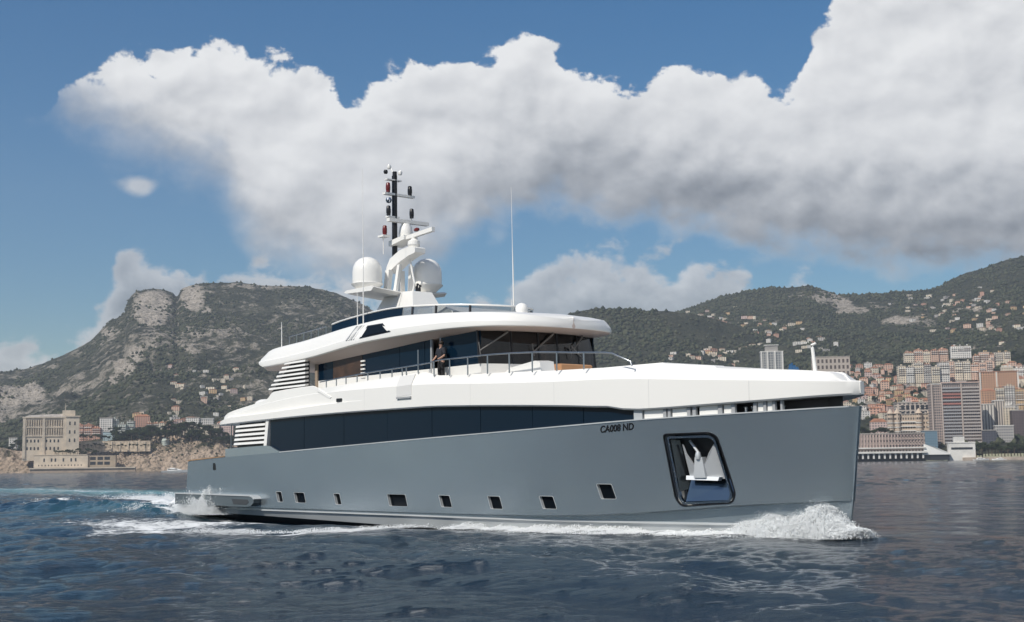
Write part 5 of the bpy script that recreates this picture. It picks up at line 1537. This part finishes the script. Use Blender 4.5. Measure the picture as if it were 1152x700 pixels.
for (uc, vc, a_, b_2, n, txt) in ((235, 440, 45, 16, 34, 'on the mountain foot left of the yacht'), (190, 470, 50, 6, 12, 'on the mountain foot left of the yacht')):
    for k in range(n):
        put_house(hill_left, float(np.clip(gen.normal(uc, a_ * .6), 110, 330)), float(np.clip(vc + gen.normal(0, b_2 * .7), 415, 478)), [1.5, 1, 3, 1, 5, 1, 1, 4], '%s ' + txt, 'houses ' + txt, .5, 1.0, .6, VILLA)
for nm, tiled, proto, used in HOUSE + VILLA:
    if not used:
        for c in list(proto.children_recursive): bpy.data.objects.remove(c)
        bpy.data.objects.remove(proto)

# ---- shore trees
TM = leaf_mat('pine_foliage', (.014, .026, .010, 1), (.050, .062, .022, 1), .12)
M_TRUNK = mat('bark', (.10, .07, .045), .9, var=.3)
TREES = []
for k in range(4):
    r3 = np.random.default_rng(60 + k)
    o = empty('pine_tree', (0, 0, -500))
    tk = MB().tube([(0, 0, -3), (.2, 0, 2.5), (.5 * (k - 1.5) * .5, .1, 7)], [.55, .42, .2], 7)
    for j in range(5):
        t = j * 1.26 + k; tk.tube([(.2, 0, 3 + .5 * j), (1.8 * math.cos(t), 1.8 * math.sin(t), 5.2 + .5 * j), (3.2 * math.cos(t), 3.2 * math.sin(t), 6.4 + .5 * j)], [.22, .15, .06], 5)
    tk.build('trunk', M_TRUNK, o)
    n = 420
    d = r3.normal(size=(n, 3)); d /= np.linalg.norm(d, axis=1)[:, None]
    lob = r3.normal(size=(9, 3)) * np.array([2.4, 2.4, 1.1]) + np.array([0, 0, 7.4])
    C0 = lob[r3.integers(0, 9, n)] + d * (r3.random((n, 1))**.4) * np.array([[2.3, 2.3, 1.5]])
    S0 = r3.uniform(.28, .75, (n, 1)) * np.array([[1, 1, .7]])
    tri_soup('crown', OCT_V, OCT_F, C0, S0, r3.uniform(0, 6.28, n), TM, .6, kind=None, parent=o)
    TREES.append([o, False])


def put_tree(p, s_, label, group):
    k = int(gen.integers(0, 4)); o = copy_tree(TREES[k][0]) if TREES[k][1] else TREES[k][0]; TREES[k][1] = True
    o.location = p; o.rotation_euler = (0, 0, gen.uniform(0, 6.28)); o.scale = (s_ * gen.uniform(.9, 1.25), s_ * gen.uniform(.9, 1.25), s_ * gen.uniform(.8, 1.15))
    o['label'] = label; o['category'] = 'tree'; o['group'] = group


for u in np.arange(128, 262, 3.3):
    for j in range(2):
        vv = np.interp(u, [128, 150, 165, 200, 240, 262], [493, 491, 488, 486, 490, 500]) + gen.uniform(-3, 6) - j * 5
        put_tree(at(u + gen.normal(0, 1.5), vv + 4, 1945 + j * 22 + gen.uniform(-8, 8)), gen.uniform(.85, 1.35), 'dark green pine in the grove on top of the tan cliff', 'pines on the cliff top')
for u in np.arange(62, 110, 4.2): put_tree(at(u, 511 + gen.uniform(-1, 1.5), 1872), gen.uniform(.5, .8), 'low tree in the garden strip between the museum and the terrace building', 'trees of the museum garden')
for u in np.arange(90, 170, 4.3): put_tree(at(u, 503 + gen.uniform(-1, 1), 1908), gen.uniform(.28, .5), 'small shrub along the foot of the tan retaining wall above the cliff', 'shrubs below the retaining wall')
for u in np.arange(92, 124, 5.0): put_tree(at(u, 494 + gen.uniform(-1, 1.5), 1950), gen.uniform(.6, .9), 'dark tree in front of the salmon pink palace', 'trees before the pink palace')
for u in np.arange(-40, 26, 4.5): put_tree(at(u, 508 + gen.uniform(-6, 9), 1935 + gen.uniform(-6, 20)), gen.uniform(.9, 1.4), 'dark tree on the slope left of the museum', 'trees left of the museum')
for u in np.arange(1098, 1180, 3.6): put_tree(at(u, 511 + gen.uniform(-1.5, 1), 1490 + gen.uniform(-8, 14)), gen.uniform(.7, 1.15), 'dark waterside tree along the quay at the right', 'trees along the right quay')
for u in np.arange(955, 1004, 4.0): put_tree(at(u, 489.5 + gen.uniform(-1, 1), 1530), gen.uniform(.5, .9), 'dark tree on the bank above the pier building', 'trees above the pier building')
for u in np.arange(1010, 1150, 5.0): put_tree(hill_right.find(u, 405 + gen.uniform(-2, 2)), gen.uniform(.6, 1.0), 'dark tree between the hillside terraces and the villas above them', 'trees above the hillside terraces')
for k in range(46):
    u, v = gen.uniform(955, 1165), gen.uniform(408, 470)
    put_tree(hill_right.find(u, v), gen.uniform(.6, 1.1), 'dark tree growing between the houses of the dense town', 'trees in the dense town')

# ---- boats near the shores
def motor_boat(loc, L, yaw, label):
    o = empty('motor_boat', loc, yaw); tag(o, label, 'boat')
    b = L * .13
    hl = []
    for t in (0, .15, .4, .65, .82, .93, 1.0):
        w_ = b * (1 - max(0, (t - .45) / .55)**2.2) + .03; x = (t - .5) * L; z = L * (.055 + .035 * t * t)
        hl.append([(x, -w_, z), (x, -w_ * .8, -.4), (x, w_ * .8, -.4), (x, w_, z)])
    MB().loft(hl).build('hull', M_WHITE, o, 40)
    MB().loft([[(x, -w_, L * .06), (x, -w_ * .85, z), (x, w_ * .85, z), (x, w_, L * .06)] for x, w_, z in ((-.28 * L, b * .75, L * .13), (-.05 * L, b * .8, L * .135), (.08 * L, b * .7, L * .13), (.24 * L, b * .5, L * .085))]).build('cabin', M_WHITE, o, 40)
    for sgn in (-1, 1):
        MB().prism([(-.26 * L, sgn * b * .80, L * .095), (.10 * L, sgn * b * .74, L * .095), (.06 * L, sgn * b * .70, L * .12), (-.26 * L, sgn * b * .72, L * .12)], (0, -sgn * .1, 0)).build('window', M_DARKWIN, o)
    MB().loft([[(x, -b * .5, L * .135), (x, -b * .45, L * .16), (x, b * .45, L * .16), (x, b * .5, L * .135)] for x in (-.2 * L, .0 * L)]).build('flybridge', M_WHITE, o)
    MB().tube([(-.12 * L, 0, L * .16), (-.14 * L, 0, L * .26)], .06, 6).build('mast', M_WHITE, o)


p = sea(197, 531.2); motor_boat((p[0], p[1], 0), 22, R(8), 'white motor cruiser lying below the tan cliff behind the yacht stern')
for u, L, yw, lb in ((1104, 17, 4, 'small white moored boat by the trees at the right quay, left of two'), (1124, 15, 170, 'small white moored boat by the trees at the right quay, right of two')):
    p = at(u, 516.5, 1440); motor_boat((p.x, p.y, 0), L, R(yw), lb)

# ------------------------------------------------------------------ the crew member at the side door
def skin_chain(name, verts, edges, radii, m_, parent=None, root=0, sub=1):
    me = bpy.data.meshes.new(name); me.from_pydata(verts, edges, [])
    o = bpy.data.objects.new(name, me); col.objects.link(o)
    md = o.modifiers.new('s', 'SKIN'); 
    for i, r_ in enumerate(radii): me.skin_vertices[0].data[i].radius = (r_, r_) if not isinstance(r_, tuple) else r_
    me.skin_vertices[0].data[root].use_root = True
    sb = o.modifiers.new('u', 'SUBSURF'); sb.levels = sub; sb.render_levels = sub
    d_g = bpy.context.evaluated_depsgraph_get()
    m2_ = bpy.data.meshes.new_from_object(o.evaluated_get(d_g)); o.modifiers.clear(); o.data = m2_; m2_.name = name
    m2_.materials.clear(); m2_.materials.append(m_); m2_.shade_smooth()
    if parent: o.parent = parent
    return o


pw = YO + FW * 22.95 + PT * -3.36
person = empty('person', (pw.x, pw.y, 5.80), -TH)
tag(person, 'crew member in dark clothes standing at the open side door behind the rail', 'person')
J = dict(pel=(0, 0, .96), wai=(0, 0, 1.10), che=(0, .0, 1.32), nec=(0, 0, 1.50), hed=(.01, -.02, 1.60), top=(.02, -.03, 1.72))
Vv = [(0, 0, .96), (0, 0, 1.12), (0, 0, 1.34), (.0, 0, 1.49), (.01, -.01, 1.58), (.02, -.02, 1.70),
      (-.10, 0, .92), (-.11, -.02, .50), (-.12, .02, .08), (-.12, -.12, .04), (.10, 0, .92), (.13, -.03, .50), (.14, .02, .08), (.14, -.12, .04),
      (-.19, 0, 1.42), (-.27, -.04, 1.16), (-.22, -.24, .98), (-.20, -.32, .96), (.19, 0, 1.42), (.29, -.05, 1.16), (.24, -.27, 1.02), (.22, -.35, 1.0)]
Ee = [(0, 1), (1, 2), (2, 3), (3, 4), (4, 5), (0, 6), (6, 7), (7, 8), (8, 9), (0, 10), (10, 11), (11, 12), (12, 13), (2, 14), (14, 15), (15, 16), (16, 17), (2, 18), (18, 19), (19, 20), (20, 21)]
Rr = [(.15, .11), (.14, .10), (.17, .12), .055, .085, .075, .09, .062, .045, .04, .09, .062, .045, .04, .06, .045, .035, .03, .06, .045, .035, .03]
skin_chain('body', Vv, Ee, Rr, mat('skin', (.50, .30, .22), .55), person, sub=2)
skin_chain('shirt', [Vv[i] for i in (0, 1, 2, 14, 15, 18, 19)], [(0, 1), (1, 2), (2, 3), (3, 4), (2, 5), (5, 6)], [(.20, .155), (.19, .145), (.22, .165), .10, .078, .10, .078], mat('dark_shirt', (.018, .02, .028), .85), person, sub=2)
skin_chain('trousers', [(0, 0, 1.0)] + [Vv[i] for i in (0, 6, 7, 8, 10, 11, 12)], [(0, 1), (1, 2), (2, 3), (3, 4), (1, 5), (5, 6), (6, 7)], [(.16, .12), (.17, .13), .108, .080, .065, .108, .080, .065], mat('black_trousers', (.012, .012, .014), .85), person, sub=2)
MB().add([(x * .105 + .02, y * .11 - .005, z * .10 + 1.685) for x, y, z in ICO2[0] if 1], ICO2[1]).build('hair', mat('dark_hair', (.02, .013, .009), .7), person, 60)
for sx in (-.032, .032): MB().add([(x * .012 + .02 + sx, y * .012 - .100, z * .012 + 1.63) for x, y, z in ICO1[0]], ICO1[1]).build('eye', M_BLACK, person)
MB().add([(x * .014 + .02, y * .03 - .100, z * .022 + 1.60) for x, y, z in ICO1[0]], ICO1[1]).build('nose', MATS['skin'], person)

# ------------------------------------------------------------------ thrown water
m_ = bpy.data.materials.new('spray_white'); m_.use_nodes = True
p_ = m_.node_tree.nodes['Principled BSDF']; p_.inputs['Base Color'].default_value = (.90, .92, .93, 1); p_.inputs['Roughness'].default_value = .55
p_.inputs['Subsurface Weight'].default_value = 0.0
M_SPRAY = m_


def to_world(L):
    L = np.asarray(L)
    return np.stack([YO.x + FW.x * L[:, 0] + PT.x * L[:, 1], YO.y + FW.y * L[:, 0] + PT.y * L[:, 1], L[:, 2]], -1)


gs = np.random.default_rng(5)
Hs = cur([(36.0, .05), (36.8, .20), (37.4, .38), (38.1, .62), (39.0, .78), (40.0, .82), (40.6, .68), (41.0, .48), (41.4, .26), (41.8, .12)])


def bow_wave(n, rmin, rmax, hi, hk, seed, shell):
    """a curling sheet: every drop sits on an arc thrown out from the waterline, mostly near the sheet's skin"""
    q = np.random.default_rng(seed)
    s_ = 36.2 + 5.1 * q.random(n)**.85
    f = q.random(n)
    H_ = Hs(s_) * hk * (1 + .55 * fbm(s_ * 2.3, s_ * 0 + 2, 4, 4))
    bx = beam_at(np.minimum(s_, 40.25), *LV_WATER)
    arc = np.clip(4 * f * (1 - f), 0, 1)**.6
    fingers = fbm(s_ * 5.5 + f * 1.5, f * 2.2, 3, 14)
    z = H_ * arc * np.where(q.random(n) < shell, np.clip(1 - np.abs(q.normal(0, .10, n)) + .25 * fingers, 0, 1.3), q.random(n)**.6)
    w_ = hi * np.clip((s_ - 36.2) / 2.5, .15, 1) * np.clip((42.2 - s_) / 1.2, .25, 1)
    y = -(bx + .02 + f * w_ + .05 * np.abs(q.normal(size=n)))
    x = s_ + .12 * q.normal(size=n) - .35 * f
    keep = fingers + .3 * q.normal(size=n) > -.30
    C = to_world(np.stack([x, y, z + .02], -1))[keep]
    r_ = (rmin * (rmax / rmin)**(q.random(n)**2.0))[keep]
    S = r_[:, None] * q.uniform(.5, 1.6, (len(r_), 3))
    return C, S, q.uniform(0, 6.28, len(r_))


P1 = bow_wave(70000, .006, .022, 1.25, 1.0, 1, .75)
P2 = bow_wave(6000, .012, .024, 1.1, .82, 2, .4)
P3 = bow_wave(14000, .004, .010, 1.7, 1.15, 3, .8)
C_, S_, Q_ = [np.concatenate(z) for z in zip(P1, P2, P3)]
tag(tri_soup('bow_splash', OCT_V, OCT_F, C_, S_, Q_, M_SPRAY, .6), 'white bow wave thrown up at the stem of the grey yacht', 'spray')


def sheet_mat():
    m_ = bpy.data.materials.new('water_sheet'); m_.use_nodes = True
    t_ = m_.node_tree; t_.nodes.clear(); gg = G(t_)
    pos = gg.n('ShaderNodeNewGeometry').outputs['Position']
    ed = gg.n('ShaderNodeAttribute', attribute_name='edge').outputs['Fac']
    mp = gg.n('ShaderNodeMapping'); mp.inputs['Scale'].default_value = (1.6, 1.6, .8); gg.link(pos, mp.inputs['Vector'])
    n1 = gg.noise(mp.outputs[0], 5.0, 7, .68, .6)
    a_ = gg.sstep(gg.m('ADD', n1, ed), .49, .64)
    df = gg.n('ShaderNodeBsdfDiffuse'); df.inputs[0].default_value = (.88, .90, .91, 1)
    tl = gg.n('ShaderNodeBsdfTranslucent'); tl.inputs[0].default_value = (.80, .86, .88, 1)
    mx = gg.n('ShaderNodeMixShader'); mx.inputs[0].default_value = .35; gg.link(df.outputs[0], mx.inputs[1]); gg.link(tl.outputs[0], mx.inputs[2])
    tr = gg.n('ShaderNodeBsdfTransparent'); m2 = gg.n('ShaderNodeMixShader')
    gg.link(a_, m2.inputs[0]); gg.link(tr.outputs[0], m2.inputs[1]); gg.link(mx.outputs[0], m2.inputs[2])
    b_ = gg.n('ShaderNodeBump'); b_.inputs['Strength'].default_value = 1.0; b_.inputs['Distance'].default_value = .10
    gg.link(n1, b_.inputs['Height']); gg.link(b_.outputs[0], df.inputs['Normal'])
    gg.link(m2.outputs[0], gg.n('ShaderNodeOutputMaterial').inputs[0])
    return m_


M_SHEET = sheet_mat()


def water_sheet(name, hk, hi, seed, x0=36.0, x1=41.5, prof=None, label=None):
    prof = prof or Hs
    S_, F_ = np.meshgrid(np.linspace(x0, x1, 150), np.linspace(0, 1, 60), indexing='ij')
    H_ = prof(S_) * hk * (1 + .5 * fbm(S_ * 2.3, S_ * 0 + 2, 4, 4) + .25 * fbm(S_ * 6, F_ * 4, 3, seed))
    bx = beam_at(np.minimum(S_, 40.25), *LV_WATER)
    arc = np.clip(4 * F_ * (1 - F_), 0, 1)**.55
    z = H_ * arc + .10 * fbm(S_ * 5, F_ * 5, 4, seed + 1) * arc
    w_ = hi * np.clip((S_ - x0 + .2) / 2.5, .15, 1) * np.clip((x1 + .4 - S_) / 1.2, .25, 1)
    y = -(bx + .03 + F_ * w_ + .12 * fbm(S_ * 4, F_ * 6, 3, seed + 2) * F_)
    x = S_ - .35 * F_ + .10 * fbm(S_ * 4, F_ * 5, 3, seed + 3)
    Wd = to_world(np.stack([x.ravel(), y.ravel(), z.ravel() + .01], -1)).reshape(x.shape + (3,))
    ed = .10 - .20 * np.clip(np.abs(F_ - .5) * 2, 0, 1) * 0 - .7 * np.clip((S_ - x1 + .8) / .8, 0, 1) - .15 * np.clip((x0 + .8 - S_) / .8, 0, 1) + .10 * np.clip(1 - arc, 0, 1)
    o = grid_mesh(name, Wd[..., 0], Wd[..., 1], Wd[..., 2], M_SHEET, {'edge': ed}, 'stuff')
    tag(o, label, 'spray')


water_sheet('bow_wave', .98, 1.25, 51, label='outer white curl of the bow wave at the grey stem')
water_sheet('bow_wave', .80, .95, 57, label='middle white curl of the bow wave against the hull')
water_sheet('bow_wave', .62, .60, 63, label='innermost white curl of the bow wave under the stem')


def scatter_line(P, n, wd, h, rmin, rmax, seed):
    q = np.random.default_rng(seed); P = np.array([sea(*p) for p in P])
    seg = np.hypot(*np.diff(P, axis=0).T); cs_ = np.concatenate([[0], np.cumsum(seg)])
    t = q.random(n) * cs_[-1]
    x = np.interp(t, cs_, P[:, 0]) + q.normal(0, wd, n); y = np.interp(t, cs_, P[:, 1]) + q.normal(0, wd, n)
    cl = fbm(x * 1.3, y * 1.3, 3, seed)
    k = cl + .35 * q.normal(size=n) > -.05
    z = h * q.random(n)**1.6 * np.clip(.7 + 1.5 * cl, .1, 1.5) + .05
    r_ = rmin * (rmax / rmin)**(q.random(n)**2)
    return np.stack([x, y, z], -1)[k], (r_[:, None] * q.uniform(.6, 1.5, (n, 3)))[k], q.uniform(0, 6.28, n)[k]


def hull_line(n, x0, x1, wd, h, rmin, rmax, seed):
    q = np.random.default_rng(seed)
    x = x0 + (x1 - x0) * q.random(n)**.8
    cl = fbm(x * 1.6, x * 0 + .5, 4, seed); d_ = np.abs(q.normal(0, wd, n)) * (1 + cl)
    k = cl + .4 * q.normal(size=n) > -.25
    y = -(beam_at(np.minimum(x, 40.25), *LV_WATER) + .05 + d_)
    z = .06 + h * np.clip(.7 + 1.4 * cl, .1, 1.6) * q.random(n)**1.5 * np.exp(-d_ / .5)
    r_ = rmin * (rmax / rmin)**(q.random(n)**2)
    return to_world(np.stack([x, y, z], -1))[k], (r_[:, None] * q.uniform(.6, 1.5, (n, 3)))[k], q.uniform(0, 6.28, n)[k]


cs = [hull_line(100000, 24.0, 39.5, .45, .26, .005, .022, 21), scatter_line([(480, 593), (400, 598), (290, 602), (220, 599)], 14000, .45, .10, .006, .020, 22)]
C_, S_, Q_ = [np.concatenate(z) for z in zip(*cs)]
tag(tri_soup('hull_foam', OCT_V, OCT_F, C_, S_, Q_, M_SPRAY, .6), 'line of broken foam running along the starboard side of the grey hull', 'foam')
cs = [scatter_line([(256, 583), (240, 583), (214, 581)], 50000, .40, .60, .006, .028, 31), scatter_line([(238, 583), (226, 582.5)], 60000, .30, .98, .006, .026, 33), scatter_line([(214, 581), (185, 579), (150, 580)], 12000, .5, .35, .008, .03, 35), scatter_line([(205, 566), (170, 563), (130, 563)], 20000, .8, .45, .010, .035, 32), scatter_line([(72, 567), (54, 567)], 3000, .8, .3, .01, .035, 34)]
for c_ in cs[:3]: c_[0][:, 2] += .14
C_, S_, Q_ = [np.concatenate(z) for z in zip(*cs)]
tag(tri_soup('stern_splash', OCT_V, OCT_F, C_, S_, Q_, M_SPRAY, .6), 'white water breaking at the stern platform of the grey yacht', 'spray')

# ------------------------------------------------------------------ the air
hz_ = MB().box(-4420, 4420, -4420, 4420, -40, 950).build('haze', None or bpy.data.materials.new('haze_air'))
hz_['kind'] = 'stuff'; hz_['label'] = 'thin blue haze in front of the far mountains'; hz_['category'] = 'haze'
hm = hz_.data.materials[0]; hm.use_nodes = True; t = hm.node_tree; t.nodes.clear()
pvn = t.nodes.new('ShaderNodeVolumePrincipled'); pvn.inputs['Density'].default_value = .000092; pvn.inputs['Color'].default_value = (.80, .88, 1.0, 1); pvn.inputs['Anisotropy'].default_value = .2
ov = t.nodes.new('ShaderNodeOutputMaterial'); t.links.new(pvn.outputs[0], ov.inputs['Volume'])
